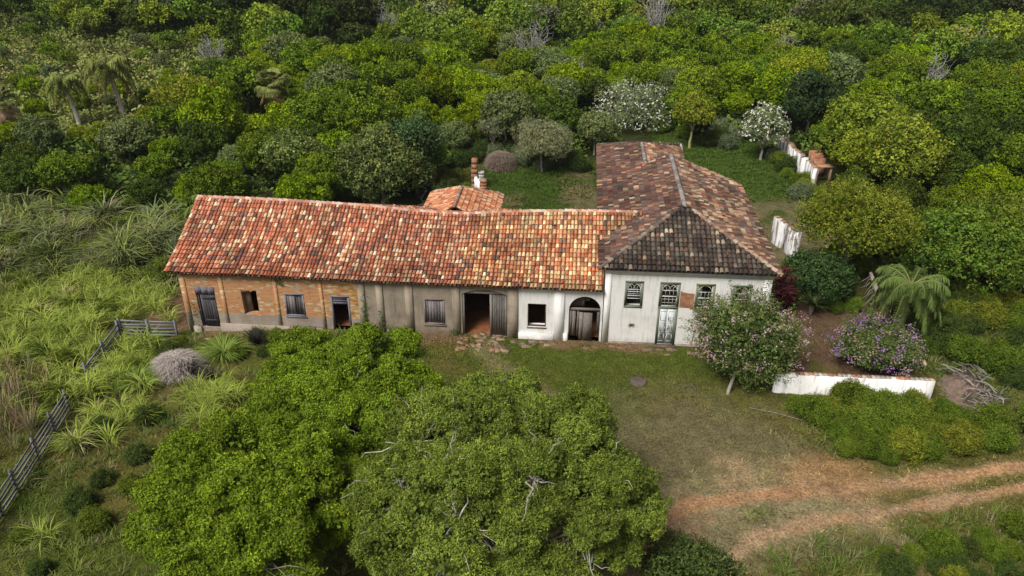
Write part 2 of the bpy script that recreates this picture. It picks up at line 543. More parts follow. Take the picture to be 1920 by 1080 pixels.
# ------------------------------------------------------------------ walls with openings
def wall_x(mb, x0, x1, z0, z1, y0, th, openings=(), c=(1, 1, 1), top=None, a='x'):
    """wall along x, front face at y0, back at y0+th; openings: (xa, xb, za, zb[, 'arch', rise])"""
    xs = sorted(set([x0, x1] + [o[0] for o in openings] + [o[1] for o in openings]))
    zs = sorted(set([z0, z1] + [o[2] for o in openings] + [o[3] for o in openings]))
    V = []; F = []

    def q(*p):
        n_ = len(V); V.extend(p); F.append((n_, n_ + 1, n_ + 2, n_ + 3))
    for xa, xb in zip(xs[:-1], xs[1:]):
        for za, zb in zip(zs[:-1], zs[1:]):
            mx_, mz = (xa + xb) / 2, (za + zb) / 2
            if any(o[0] < mx_ < o[1] and o[2] < mz < o[3] for o in openings): continue
            q((xa, y0, za), (xb, y0, za), (xb, y0, zb), (xa, y0, zb))
            q((xb, y0 + th, za), (xa, y0 + th, za), (xa, y0 + th, zb), (xb, y0 + th, zb))
    for o in openings:
        xa, xb, za, zb = o[:4]
        if len(o) > 4:                       # arched head: zb is the crown, spring at zb - rise
            rise = o[5]; N = 14; sp = zb - rise
            px = [xa + (xb - xa) * (1 - math.cos(math.pi * i / N)) / 2 for i in range(N + 1)]
            cx, hw = (xa + xb) / 2, (xb - xa) / 2
            if rise >= hw * .98: pz = [sp + rise * math.sqrt(max(0, 1 - ((x - cx) / hw) ** 2)) for x in px]
            else:
                rad = (hw * hw + rise * rise) / (2 * rise)
                pz = [zb - rad + math.sqrt(rad * rad - (x - cx) ** 2) for x in px]
            for i in range(N):
                q((px[i], y0, pz[i]), (px[i + 1], y0, pz[i + 1]), (px[i + 1], y0, zb), (px[i], y0, zb))
                q((px[i + 1], y0 + th, pz[i + 1]), (px[i], y0 + th, pz[i]), (px[i], y0 + th, zb), (px[i + 1], y0 + th, zb))
                q((px[i], y0, pz[i]), (px[i], y0 + th, pz[i]), (px[i + 1], y0 + th, pz[i + 1]), (px[i + 1], y0, pz[i + 1]))
            zt = sp
        else:
            zt = zb
            q((xa, y0, zb), (xa, y0 + th, zb), (xb, y0 + th, zb), (xb, y0, zb))
        q((xa, y0, za), (xa, y0, zt), (xa, y0 + th, zt), (xa, y0 + th, za))
        q((xb, y0, zt), (xb, y0, za), (xb, y0 + th, za), (xb, y0 + th, zt))
        q((xa, y0 + th, za), (xa, y0, za), (xb, y0, za), (xb, y0 + th, za))
    q((x0, y0, z1), (x1, y0, z1), (x1, y0 + th, z1), (x0, y0 + th, z1))
    q((x0, y0, z0), (x0, y0 + th, z0), (x0, y0 + th, z1), (x0, y0, z1))
    q((x1, y0 + th, z0), (x1, y0, z0), (x1, y0, z1), (x1, y0 + th, z1))
    v = np.array(V, float)
    if a == 'y': v = v[:, [1, 0, 2]]
    mb.add(v, F, c)


# ------------------------------------------------------------------ tiled roofs
def zhouse(x, y):
    return 4.92 + np.minimum(np.minimum(x + .35, 9.45 - x), y + .33) * .405


def wing_ridge(x):
    return np.interp(x, [-25.5, -21, -17.7, -14.4, -11.4, -8.9, -5.7, -1.8, 3], [6.08, 6.05, 5.95, 5.82, 5.6, 5.5, 5.78, 5.98, 6.05])


def wing_eave(x):
    return np.interp(x, [-25.5, -19.5, -13.9, -8, -4, 0], [3.60, 3.57, 3.53, 3.51, 3.52, 3.50])


def wing_z(x, d):        # d = plan distance from the eave (5.6 to the ridge)
    t = np.clip(d / 5.6, -.1, 1.02)
    prof = t - .07 * np.sin(np.clip(t, 0, 1) * math.pi)
    return wing_eave(x) + (wing_ridge(x) - wing_eave(x)) * prof + .035 * (vnoise(x, d, 2.3, 4) - .5) * 2


def pick(pal, w_, soft=0.):
    w_ = np.array(w_, float)
    if soft:
        m_ = (np.array(pal) * (w_ / w_.sum())[:, None]).sum(0)
        return (np.array(pal[rg.choice(len(pal), p=w_ / w_.sum())]) * (1 - soft) + m_ * soft) * rg.uniform(.72, 1.22)
    return np.array(pal[rg.choice(len(pal), p=w_ / w_.sum())]) * rg.uniform(.82, 1.18)


def tile_face(mb, O, U, V, L, D, zf, inside, colf, cw=.215, rl=.325, seg=5):
    """barrel tiles laid in columns up a slope. zf(x,y) height; inside(u,d) clip; colf(u,d,row) colour"""
    O = np.array(O, float); U = np.array(U, float); V = np.array(V, float)

    def P(u, d):
        p = O + U * u + V * d
        return np.array([p[0], p[1], float(zf(p[0], p[1]))])
    nc = int(L / cw); nr = int(D / rl) + 1
    ang = np.linspace(0, math.pi, seg + 1)
    for i in range(nc + 1):
        uc = (i + .5) * cw
        wob = .018 * math.sin(i * 1.7) + rg.normal() * .006
        for r in range(nr):
            d0 = r * rl - (.05 if r == 0 else 0); d1 = d0 + rl * 1.22
            if not inside(uc, d0 + rl * .45): continue
            if r and rg.random() < .003: continue
            j = rg.normal(0, .009, 4)
            a = P(uc + wob + j[0], d0 + j[2]); b_ = P(uc + wob + j[1], d1 + j[2])
            up = np.array([0, 0, 1.])
            ra = cw * .44 + j[3] * .35; rb = cw * .36
            a[2] += .078 + abs(j[1]); b_[2] += .014
            v = []
            U3 = np.array([U[0], U[1], 0])
            for q_, rr in ((a, ra), (b_, rb)):
                for t in ang: v.append(q_ + U3 * math.cos(t) * rr + up * math.sin(t) * rr * .82)
            c = colf(uc, d0, r)
            n1 = seg + 1
            f = [(k, k + 1, n1 + k + 1, n1 + k) for k in range(seg)]
            mb.add(v, f, c)
            # concave under-tile to the right; channel shade between barrels painted into its darker colour
            a2 = P(uc + cw / 2 + wob, d0 + .02); b2 = P(uc + cw / 2 + wob, d1 + .02)
            a2[2] += .045; b2[2] += .022
            v = []
            for q_ in (a2, b2):
                for t in (0, .25, .75, 1): v.append(q_ + U3 * (t - .5) * cw * .7 - up * math.sin(t * math.pi) * .055)
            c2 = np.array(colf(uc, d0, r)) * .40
            mb.add(v, [(k, k + 1, 5 + k, 4 + k) for k in range(3)], c2)


def deck(mb, poly, zf, c, n=12, dz=-.02):
    """thin roof board under the tiles; poly = 4 plan corners (degenerate allowed)"""
    p = np.array(poly, float)
    s = np.linspace(0, 1, n + 1)
    g_ = [[(p[0] * (1 - a) + p[1] * a) * (1 - b_) + (p[3] * (1 - a) + p[2] * a) * b_ for a in s] for b_ in s]
    g_ = np.array(g_).reshape(-1, 2)
    z = np.array([float(zf(q[0], q[1])) for q in g_]) + dz
    top = np.column_stack([g_, z]); bot = top.copy(); bot[:, 2] -= .05
    m = n + 1
    f = [(j * m + i, j * m + i + 1, (j + 1) * m + i + 1, (j + 1) * m + i) for j in range(n) for i in range(n)]
    mb.add(top, f, c); mb.add(bot, [t[::-1] for t in f], c)


def caps(mb, pts, colf, r=.13, L=.42, seg=5, mortar=None):
    pts = np.array(pts, float)
    dd = np.linalg.norm(np.diff(pts, axis=0), axis=1); cum = np.concatenate([[0], np.cumsum(dd)])
    tot = cum[-1]; n = max(1, int(tot / (L * .82)))
    at = lambda s: np.array([np.interp(s, cum, pts[:, k]) for k in range(3)])
    for i in range(n):
        s0 = i * tot / n; s1 = min(tot, s0 + L)
        a, b_ = at(s0), at(s1)
        d = b_ - a
        if np.linalg.norm(d) < .1: continue
        d /= np.linalg.norm(d); sd_ = np.cross(d, (0, 0, 1)); sd_ /= np.linalg.norm(sd_); u = np.cross(sd_, d)
        j = rg.normal(0, .008, 3)
        v = []
        for q_, rr, k in ((a + j, r * 1.12, .04), (b_ + j, r * .92, .01)):
            for t in np.linspace(-.15, math.pi + .15, seg + 1): v.append(q_ + sd_ * math.cos(t) * rr + u * (math.sin(t) * rr * .85 + k - .02))
        mb.add(v, [(k, seg + 1 + k, seg + 2 + k, k + 1) for k in range(seg)], colf())
    if mortar is not None:
        mb.tube(pts - np.array([0, 0, .02]), r * .95, 6, mortar)


WP = [(.50, .165, .090), (.58, .25, .155), (.66, .43, .27), (.44, .135, .080), (.22, .115, .12), (.78, .62, .44), (.36, .16, .105), (.12, .075, .08)]


def col_wing(front):
    def f(u, d, r):
        x = u - 25.5
        rt = float(sstep(-12, -2, x)); lf = float(sstep(-14, -24, x))
        cl = float(vnoise(x, d, 1.3, 9))
        wts = [2.6 + .8 * (1 - rt), 3.2, 2.4 + 2.4 * rt, 1.7 + lf, 1.0 + 1.0 * lf * cl, 1.3 + .5 * rt, 1.3, .3 + .7 * (cl > .75)]
        c = pick(WP, wts, .08) * np.array([.98, .96, .88])
        c = c * (1 - .3 * float(sstep(.66, .82, vnoise(x, d * .45, .9, 15))))
        if rt > .3: c = c * np.array([1.03, 1.06, .92])
        c = c * (.92 + .32 * float(vnoise(u * 2.2, d * .4, .9, 73))) * (.9 + .3 * float(vnoise(x, d * 1.5, 1.9, 30)))
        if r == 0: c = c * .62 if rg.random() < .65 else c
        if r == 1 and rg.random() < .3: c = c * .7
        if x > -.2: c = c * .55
        return c
    return f


HP = [(.092, .060, .052), (.125, .076, .060), (.062, .054, .047), (.18, .11, .075), (.36, .23, .15), (.46, .36, .26), (.16, .13, .105), (.26, .12, .075)]


HPR = [(.105, .050, .044), (.15, .070, .056), (.070, .048, .043), (.22, .11, .075), (.40, .22, .13), (.46, .32, .21), (.17, .115, .095), (.32, .13, .075)]


def col_house(kind):
    W_ = {'front': [2.4, 1.6, 4.2, .5, .25, .5, 2.6, .05], 'left': [4, 4, 1.2, 1.6, .9, .5, .8, .35], 'right': [1.6, 1.9, .9, 2.0, 2.1, 1.6, 1.9, .8], 'rear': [3, 3, 1, 2, .9, .7, 1, .5], 'rearr': [1, 1.5, .4, 2.5, 2.5, 1, 1, 1.5]}[kind]

    def f(u, d, r):
        cl = .75 + .5 * float(vnoise(u + 50, d, 1.5, 13))
        return pick(HP if kind == 'front' or rg.random() < .4 else HPR, W_, .15) * cl * (.62 + .6 * float(vnoise(u * .35, d * 1.4, .8, 71))) * np.array([.98, 1.0, .96])
    return f


def gable_tri(mb, x, y0, y1, zb, yr, zr, th, c=(1, 1, 1)):
    v = [(x, y0, zb), (x, y1, zb), (x, yr, zr), (x + th, y0, zb), (x + th, y1, zb), (x + th, yr, zr)]
    mb.add(v, [(0, 2, 1), (3, 4, 5), (0, 3, 5, 2), (1, 2, 5, 4)], c)


# ================================================================== LONG WING
wing = thing('farm_wing', 'long low wing of bare brick, brown render and whitewash under one sagging red tiled roof', 'farm building', (-12.5, 4, 0))
wing_inv = Matrix.Translation((12.5, -4, 0))


def kid(o, parent):
    """parent a world-space mesh without moving it"""
    o.parent = parent
    bpy_loc = Vector(parent.location) if parent.parent is None else None
    if parent.parent is None and parent.type == 'EMPTY':
        o.matrix_parent_inverse = (Matrix.Translation(parent.location) @ Matrix.Rotation(parent.rotation_euler.z, 4, 'Z')).inverted()
    return o


def part(mb, name, mat, parent, smooth=False, label=None):
    return kid(mb.build(name, mat, smooth=smooth, label=label), parent)


TOP = 3.46
b = MB(); wall_x(b, -25.08, -14.2, -1.1, TOP + .06, 0, .45, [(-24.2, -23.03, -.25, 2.48), (-21.38, -20.45, .76, 2.40), (-18.78, -17.6, .78, 2.32), (-16.0, -14.86, 0.0, 2.30)])
part(b, 'brick_wall', M['brickwall'], wing, label='bare orange brick front with a low band of grey render')
b = MB(); wall_x(b, -14.2, -4.9, -.6, TOP, -.03, .48, [(-10.43, -9.2, .66, 2.40), (-8.17, -5.54, -.02, 3.10, 'arch', .3)])
part(b, 'rendered_wall', M['render'], wing, label='stained brown render front of the wing')
b = MB(); wall_x(b, -4.9, -.05, -.5, TOP - .02, -.02, .47, [(-4.35, -3.28, .79, 2.34), (-1.97, -.16, 0.0, 2.95, 'arch', .80)])
part(b, 'whitewashed_wall', M['white'], wing, label='whitewashed end of the wing with a window and an arch')
b = MB()
wall_x(b, -25.08, -.05, -.6, TOP, 10.0, .4)
wall_x(b, .45, 10.0, -1.1, TOP, -25.08, .45, a='y')
gable_tri(b, -25.08, 0, 10.4, TOP, 5.2, 5.92, .45)
for x in (-14.3, -5.1): b.box(x, x + .25, .46, 9.98, -.3, TOP + .3)
part(b, 'rear_wall', M['render'], wing)
# pilasters and plinths on the front
for nm, mt, lst in (('pilaster', 'brickwall', [(-25.02, -24.72), (-22.66, -22.42), (-19.36, -19.14), (-16.60, -16.42)]),
                    ('pilaster', 'render', [(-14.3, -13.9), (-13.2, -12.82), (-11.5, -11.06), (-8.74, -8.3), (-5.46, -4.92)]),
                    ('pilaster', 'white', [(-2.82, -2.25)])):
    for a, c_ in lst:
        p = MB(); p.box(a, c_, -.045 if mt == 'brickwall' else -.10, -.004 if mt == 'brickwall' else -.034 if mt == 'render' else -.024, -.7, TOP - .05, j=.004)
        part(p, nm, M[mt], wing)
p = MB(); p.box(-24.7, -24.24, -.16, -.004, -1.1, -.18); p.box(-22.98, -16.62, -.16, -.004, -1.1, .10, j=.01)
part(p, 'plinth', M['brickwall'], wing)
p = MB(); p.box(-4.88, -2.84, -.14, -.024, -.6, .42, j=.01); p.box(-2.24, -2.0, -.14, -.024, -.6, .5, j=.01)
part(p, 'plinth', M['white'], wing)


def zf_front(x, y): return wing_z(x, y + .38)
def zf_back(x, y): return wing_z(x, 10.8 - y)


rf = MB()
deck(rf, [(-25.45, -.3), (-.06, -.3), (-.06, 5.2), (-25.45, 5.2)], zf_front, (.16, .07, .045), 30)
deck(rf, [(-.06, 2.4), (-.05, 2.4), (2.7, 5.2), (-.06, 5.2)], zf_front, (.12, .07, .045), 6)
deck(rf, [(-25.45, 10.7), (-.05, 10.7), (-.05, 5.2), (-25.45, 5.2)], zf_back, (.16, .07, .045), 30)


def ins_f(u, d):
    x = u - 25.5; y = d - .38
    if d > 5.5: return False
    return x < -.12 or float(wing_z(x, d)) > float(zhouse(x, y)) - .02


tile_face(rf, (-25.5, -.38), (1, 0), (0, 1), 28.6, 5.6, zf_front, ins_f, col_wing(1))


def ins_b(u, d):
    x = u - 25.5
    return d < 5.5 and (x < -.2 or float(wing_z(x, d)) > float(zhouse(x, 10.8 - d)) - .02)


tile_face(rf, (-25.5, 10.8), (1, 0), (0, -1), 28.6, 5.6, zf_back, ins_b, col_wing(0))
roof = part(rf, 'roof', M['tile'], wing, label='red, orange and tan barrel tiles, sagging in the middle')
cp = MB()
caps(cp, [(x, 5.22, float(wing_ridge(x)) + .02) for x in np.arange(-25.6, 2.2, .6)], lambda: pick([(.62, .42, .32), (.55, .27, .19), (.42, .2, .14), (.66, .5, .4)], [3, 2, 1, 1]), .12, mortar=(.35, .2, .13))
o = cp.build('ridge_cap', M['tile']); o.parent = roof
cp = MB()   # verge tiles down the left gable
for zf, ys in ((zf_front, np.linspace(-.4, 5.2, 14)), (zf_back, np.linspace(10.8, 5.2, 14))):
    caps(cp, [(-25.55, y, float(zf(-25.5, y)) + .06) for y in ys], lambda: pick(WP, [3, 3, 2, 2, 1, 1, 1, 0]), .10)
o = cp.build('verge', M['tile']); o.parent = roof
cp = MB()   # dark eaves board under the tile noses
cp.box(-25.3, -.07, -.30, -.18, 3.44, 3.50, (.10, .07, .05))
part(cp, 'eaves_board', M['wood'], wing)

GW = (.17, .155, .165); GW2 = (.23, .205, .19)


def planks(mb, x0, x1, z0, z1, y, th, n, c=GW, j=.01, var=.25):
    w_ = (x1 - x0) / n
    for i in range(n):
        k = rg.uniform(1 - var, 1 + var)
        a, e = rg.uniform(-j, j, 2)
        mb.box(x0 + i * w_ + .004, x0 + (i + 1) * w_ - .004, y + rg.uniform(0, .008), y + th, z0 + a, z1 + e, np.array(c) * k)


def frame_bars(mb, x0, x1, z0, z1, y, th, w_, c, bottom=True, top=True):
    if top: mb.box(x0, x1, y, y + th, z1 - w_, z1, c)
    if bottom: mb.box(x0, x1, y, y + th, z0, z0 + w_, c)
    za = z0 + (w_ if bottom else 0); zb = z1 - (w_ if top else 0)
    mb.box(x0, x0 + w_, y, y + th, za, zb, c); mb.box(x1 - w_, x1, y, y + th, za, zb, c)


# door 1: crooked plank door hanging in front of its frame, two boards above
d1 = MB(); planks(d1, -23.98, -23.06, -.18, 2.02, .02, .05, 6, (.085, .078, .085))
dr = part(d1, 'door', M['wood'], wing, label='crooked dark plank door at the far end of the brick wall')
for zz in (.18, 1.72):
    q = MB(); q.box(-23.86, -23.1, -.03, .014, zz, zz + .12, (.06, .055, .06)); o = q.build('batten', M['wood']); o.parent = dr
q = MB(); planks(q, -24.22, -23.02, 2.06, 2.52, -.04, .04, 3, (.17, .155, .19), var=.1); o = q.build('lintel_boards', M['wood']); o.parent = dr
q = MB(); frame_bars(q, -24.2, -23.03, -.25, 2.04, .08, .1, .10, (.10, .09, .10), bottom=False); o = q.build('door_frame', M['wood']); o.parent = dr


def shutter(x0, x1, z0, z1, y, n, c, fc, lab, gap=False):
    q = MB()
    if gap:
        w_ = (x1 - x0 - .2); planks(q, x0 + .1, x0 + .1 + w_ * .52, z0 + .1, z1 - .1, y + .06, .03, 3, c, var=.45)
        planks(q, x0 + .12 + w_ * .54, x1 - .1, z0 + .1, z1 - .1, y + .09, .03, 3, np.array(c) * .45, var=.3)
    else: planks(q, x0 + .1, x1 - .1, z0 + .1, z1 - .1, y + .06, .035, n, c, var=.3)
    s_ = part(q, 'shutter', M['wood'], wing, label=lab)
    q = MB(); frame_bars(q, x0, x1, z0, z1, y, .1, .10, fc); o = q.build('frame', M['wood']); o.parent = s_
    q = MB(); q.box(x0 - .06, x1 + .06, y - .04, y + .02, z0 - .07, z0 - .003, fc); o = q.build('sill', M['wood']); o.parent = s_


shutter(-18.78, -17.6, .78, 2.32, -.02, 6, (.20, .18, .17), (.21, .20, .24), 'half broken plank shutter in a grey frame', True)
shutter(-10.43, -9.2, .66, 2.40, -.05, 6, (.20, .175, .175), (.22, .19, .165), 'closed grey plank shutter in the brown rendered wall')
# door 2: open dark doorway with two louvre boards on top
q = MB(); frame_bars(q, -16.0, -14.86, -.05, 2.30, -.02, .14, .11, (.20, .19, .22), bottom=False)
df = part(q, 'doorway', M['wood'], wing, label='open doorway with grey frame and slatted top')
q = MB()
for k in range(3): q.box(-15.87, -14.99, .02, .06, 1.72 + k * .155, 1.86 + k * .155, np.array((.13, .12, .14)) * rg.uniform(.8, 1.2), j=.008)
o = q.build('slats', M['wood']); o.parent = df
# broken lintel and curtain of brick at the hole window
q = MB()
for k in range(5): q.box(-21.36 + k * .17, -21.22 + k * .17, .02, .3, 2.40 - rg.uniform(.03, .13), 2.399, (.4, .2, .1), j=.01)
part(q, 'broken_lintel', M['stone'], wing)
q = MB(); q.box(-21.376, -20.98, .30, .40, .765, 2.36, (.22, .17, .13), rz=.25, piv=(-21.37, .3)); part(q, 'inner_shutter', M['plain'], wing)
# big gateway: left leaf missing, right leaf grey boards ajar, beam under arch
q = MB(); planks(q, -6.42, -5.56, .0, 2.78, .10, .05, 6, (.19, .17, .155), var=.3)
gt = part(q, 'gate_leaf', M['wood'], wing, label='grey plank gate leaf, closed half of the wide gateway')
q = MB(); q.box(-8.14, -5.56, .06, .2, 2.80, 2.92, (.27, .22, .17), j=.01); q.box(-7.7, -6.1, .09, .17, 2.925, 3.02, (.2, .16, .12), j=.01); o = q.build('head_beam', M['wood']); o.parent = gt
for ag in ((-6.56, -6.43, .03, .17, -.02, 2.78, (.25, .23, .21)), (-8.16, -8.04, .02, .16, -.05, 2.79, (.2, .18, .15))):
    q = MB(); q.box(*ag, j=.007); o = q.build('gate_post', M['wood']); o.parent = gt
# white window: dark, no shutter, thin brown frame
q = MB(); frame_bars(q, -4.35, -3.28, .79, 2.34, .06, .12, .06, (.10, .065, .05)); q.box(-4.40, -3.24, -.06, .05, .72, .788, (.22, .13, .11)); part(q, 'window_frame', M['wood'], wing)
# arch: cross rail, loose leaning boards, inner planks
q = MB(); q.box(-1.95, -.18, .12, .22, 1.94, 2.10, (.20, .17, .155), j=.01)
ar = part(q, 'arch_rail', M['wood'], wing, label='weathered rail across the arched opening')
q = MB()
for xa, xb, za, zb, cc in ((-1.93, -1.80, .35, 1.93, .8), (-1.77, -1.58, .32, 1.92, 1), (-1.50, -1.38, .3, 1.9, .85), (-1.36, -1.14, .02, 1.86, 1.25), (-1.12, -.62, -.05, 1.84, 1.0), (-.34, -.20, .4, 1.9, .6)):
    q.box(xa, xb, .04 + rg.uniform(0, .05), .115, za, zb, np.array((.20, .17, .15)) * cc, j=.012)
o = q.build('arch_boards', M['wood']); o.parent = ar
q = MB(); planks(q, -1.95, -1.08, 2.10, 2.93, .30, .03, 5, (.16, .115, .08)); o = q.build('upper_boards', M['wood']); o.parent = ar
q = MB(); q.beam((-1.1, .6, 2.5), (-.3, .55, 2.68), .05, .05, (.5, .48, .45)); q.beam((-1.05, .6, 2.38), (-.8, .6, 2.40), .05, .05, (.5, .48, .45)); o = q.build('loose_batten', M['wood']); o.parent = ar
# small climbing weeds in the wall crevices
def ivy(mb, pts, n, s, col):
    for (x, y, z, sx_, sz_) in pts:
        k = int(n * sx_ * sz_) + 4
        P_ = np.column_stack([rg.normal(x, sx_ / 2, k), y - rg.uniform(.01, .12, k), z + rg.normal(0, sz_ / 2, k)])
        leaves(mb, P_, rg.normal(0, .5, (k, 3)) + (0, -1, .5), s, col)


# ------------------------------------------------------------------ leaves
def leaves(mb, P_, N_, size, col, aspect=.55, cvar=.28, hang=None):
    P_ = np.asarray(P_, float); n = len(P_)
    if n == 0: return
    N_ = N_ / (np.linalg.norm(N_, axis=1)[:, None] + 1e-9)
    r_ = rg.normal(size=(n, 3)) if hang is None else hang + rg.normal(size=(n, 3)) * .35
    t = r_ - N_ * np.sum(r_ * N_, 1)[:, None]; t /= np.linalg.norm(t, axis=1)[:, None] + 1e-9
    s_ = np.cross(N_, t)
    sz = (np.broadcast_to(np.asarray(size, float), (n,)) * rg.uniform(.65, 1.35, n))[:, None]
    a = P_ - t * sz * .5; c_ = P_ + t * sz * .5 - N_ * sz * .12
    l = P_ + s_ * sz * aspect * .5 + N_ * sz * .06; r2 = P_ - s_ * sz * aspect * .5 + N_ * sz * .06
    v = np.stack([a, r2, c_, l], 1).reshape(-1, 3)
    col = np.broadcast_to(np.asarray(col, float), (n, 3))
    cc = col * rg.uniform(1 - cvar, 1 + cvar, (n, 1)) * np.column_stack([rg.uniform(.88, 1.15, n), np.ones(n), rg.uniform(.8, 1.2, n)])
    mb.add(v, np.arange(n * 4).reshape(n, 4), np.repeat(cc, 4, 0))


def tufts(mb, P_, N_, size, col, aspect=.55, cvar=.28, k=5):
    """rosettes of k leaves round each point"""
    n = len(P_)
    if n == 0: return
    N_ = N_ / (np.linalg.norm(N_, axis=1)[:, None] + 1e-9)
    r_ = rg.normal(size=(n, 3)); t = r_ - N_ * np.sum(r_ * N_, 1)[:, None]; t /= np.linalg.norm(t, axis=1)[:, None] + 1e-9
    s_ = np.cross(N_, t)
    sz = size * rg.uniform(.7, 1.3, n)
    ph = rg.uniform(0, 2 * math.pi, n)[:, None] + np.arange(k)[None] * 2 * math.pi / k + rg.normal(0, .8, (n, k))
    rad = t[:, None] * np.cos(ph)[..., None] + s_[:, None] * np.sin(ph)[..., None]
    L = (sz[:, None] * rg.uniform(.75, 1.2, (n, k)))[..., None]
    Nn = N_[:, None] + rg.normal(0, .45, (n, k, 3))
    d = rad * .9 + Nn * rg.uniform(0, .7, (n, k, 1))
    side = np.cross(d, Nn); side /= np.linalg.norm(side, axis=2)[..., None] + 1e-9
    a = P_[:, None] + rg.normal(0, .45, (n, k, 3)) * sz[:, None, None]; tip = a + d * L - Nn * L * .18; mid = a + d * L * .55
    w_ = side * L * aspect * .5
    v = np.stack([a, mid + w_, tip, mid - w_], 2).reshape(-1, 3)
    col = np.broadcast_to(np.asarray(col, float), (n, 3))
    cc = col * rg.uniform(1 - cvar, 1 + cvar, (n, 1)) * np.column_stack([rg.uniform(.88, 1.12, n), np.ones(n), rg.uniform(.8, 1.2, n)])
    cc = cc[:, None] * rg.uniform(.88, 1.12, (n, k, 1))
    mb.add(v, np.arange(n * k * 4).reshape(n * k, 4), np.repeat(cc.reshape(-1, 3), 4, 0))


def rdir(n, zmin=-1.):
    z = rg.uniform(zmin, 1, n); a = rg.uniform(0, 2 * math.pi, n); q = np.sqrt(1 - z * z)
    return np.column_stack([q * np.cos(a), q * np.sin(a), z])


def crown(mb, cen, rad, nl, npl, ls, col, rl=(.26, .42), zmin=-.35, aspect=.55, fill=.15, tipcol=None, up=.45, squash=.8, cvar=.28, lobevar=.30):
    """crown of leaf lobes over an ellipsoid, with leaves inside as well"""
    cen = np.array(cen, float); rad = np.array(rad, float); R_ = rad.mean()
    D_ = rdir(nl, zmin)
    ax_ = rdir(4); am = rg.uniform(-.28, .28, 4)
    k = rg.uniform(.5, .97, nl) ** .7 * (1 + np.clip(D_ @ ax_.T, 0, 1) ** 2 @ am)
    LC = cen + D_ * rad * k[:, None] * .82
    for c_, dd in zip(LC, D_):
        r_ = R_ * rg.uniform(*rl)
        n = int(npl * (r_ / (R_ * .34)) ** 2 * rg.uniform(.8, 1.2) / 5) + 3
        q = rdir(n * 2)
        q = q[(q @ (dd * .8 + np.array([0, 0, .6]))) > -.35][:n]
        rr = r_ * rg.uniform(.72, 1.08, len(q))[:, None]
        P_ = c_ + q * rr * np.array([1, 1, squash])
        nn = q + rg.normal(size=q.shape) * .5 + np.array([0, 0, up])
        lc = np.array(col) * rg.uniform(1 - lobevar, 1 + lobevar)
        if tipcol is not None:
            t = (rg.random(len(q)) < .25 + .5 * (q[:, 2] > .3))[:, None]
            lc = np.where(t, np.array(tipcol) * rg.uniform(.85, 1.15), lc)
        tufts(mb, P_, nn, ls * .95, lc, aspect, cvar)
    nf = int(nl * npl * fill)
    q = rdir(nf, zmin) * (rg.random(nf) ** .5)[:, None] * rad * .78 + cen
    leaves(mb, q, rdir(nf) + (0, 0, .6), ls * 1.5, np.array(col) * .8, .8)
    return LC


def limb(a, b_, n=7, wig=.12, sag=0):
    a = np.array(a, float); b_ = np.array(b_, float); L = np.linalg.norm(b_ - a)
    t = np.linspace(0, 1, n)[:, None]
    p = a + (b_ - a) * t
    w_ = rg.normal(size=(n, 3)) * wig * L / n * 1.5
    w_[0] = 0; w_[-1] = 0
    p = p + w_; p[:, 2] += (np.sin(t[:, 0] * math.pi) * sag * L)
    return p


def trunk_mesh(hh, r0, LC, col, fork=.35, n=7, twigs=0):
    mb = MB()
    base = np.array([0, 0, -.4]); fk = np.array([rg.uniform(-.2, .2), rg.uniform(-.2, .2), hh * fork])
    mb.tube(limb(base, fk, 5, .06), np.linspace(r0 * 1.3, r0 * .85, 5), 8, col)
    for c_ in LC[:n]:
        st = fk + np.array([0, 0, rg.uniform(-.1, .3) * hh * .2])
        p = limb(st, c_, 7, .16, .06)
        mb.tube(p, np.linspace(r0 * .5, r0 * .1, 7), 6, col)
        for k in range(twigs):
            s_ = p[rg.integers(3, 6)]
            e = s_ + rdir(1, -.1)[0] * hh * .22
            mb.tube(limb(s_, e, 5, .2), np.linspace(r0 * .16, r0 * .04, 5), 4, col)
    return mb


BARK = (.20, .16, .12); PALEB = (.40, .36, .30); GREYB = (.28, .25, .22)


def small_ivy():
    q = MB(); ivy(q, [(-19.0, -.02, 3.15, .5, .35), (-14.0, -.1, 1.0, .25, 1.5), (-13.0, -.1, .6, .2, .9), (-24.4, -.1, .8, .25, 1.2), (-12.0, -.05, .2, 1.0, .3), (-8.5, -.1, .25, .5, .3)], 260, .11, (.07, .12, .02))
    tag(q.build('wall_weed', M['leaf_plain']), 'straggling green weeds climbing out of cracks along the wing front', 'weeds', kind='stuff')


small_ivy()

# ================================================================== WHITE HOUSE
house = thing('farmhouse', 'tall whitewashed house with green framed sash windows and dark hipped tile roof', 'house', (4.5, 0, 0))
HT = 4.9
WN = [(1.12, 2.15, 2.39, 4.11), (5.04, 6.10, 2.40, 4.11), (7.05, 8.11, 2.42, 4.11)]
b = MB()
wall_x(b, 0, 9.1, -.6, HT, -.06, .5, WN + [(3.05, 4.18, .05, 4.12), (1.47, 1.83, 1.08, 1.34), (5.38, 5.75, 1.06, 1.32)])
part(b, 'front_wall', M['white'], house)
b = MB()
wall_x(b, .44, 21.0, -.3, HT, 0, .45, a='y')
wall_x(b, .44, 13.0, -.3, HT, 8.65, .45, a='y')
wall_x(b, .45, 5.8, -.3, HT, 20.5, .5)
wall_x(b, 5.8, 9.1, -.3, HT, 12.5, .5)
wall_x(b, 13.0, 20.5, -.3, HT, 5.35, .45, a='y')
gab = [(1.9, 12.95, 4.9), (9.1, 12.95, 4.9), (4.55, 12.95, 6.75), (1.9, 12.6, 4.9), (9.1, 12.6, 4.9), (4.55, 12.6, 6.75)]
b.add(gab, [(0, 2, 1), (3, 4, 5), (0, 3, 5, 2), (1, 2, 5, 4)], (1, 1, 1))
part(b, 'side_wall', M['white'], house)
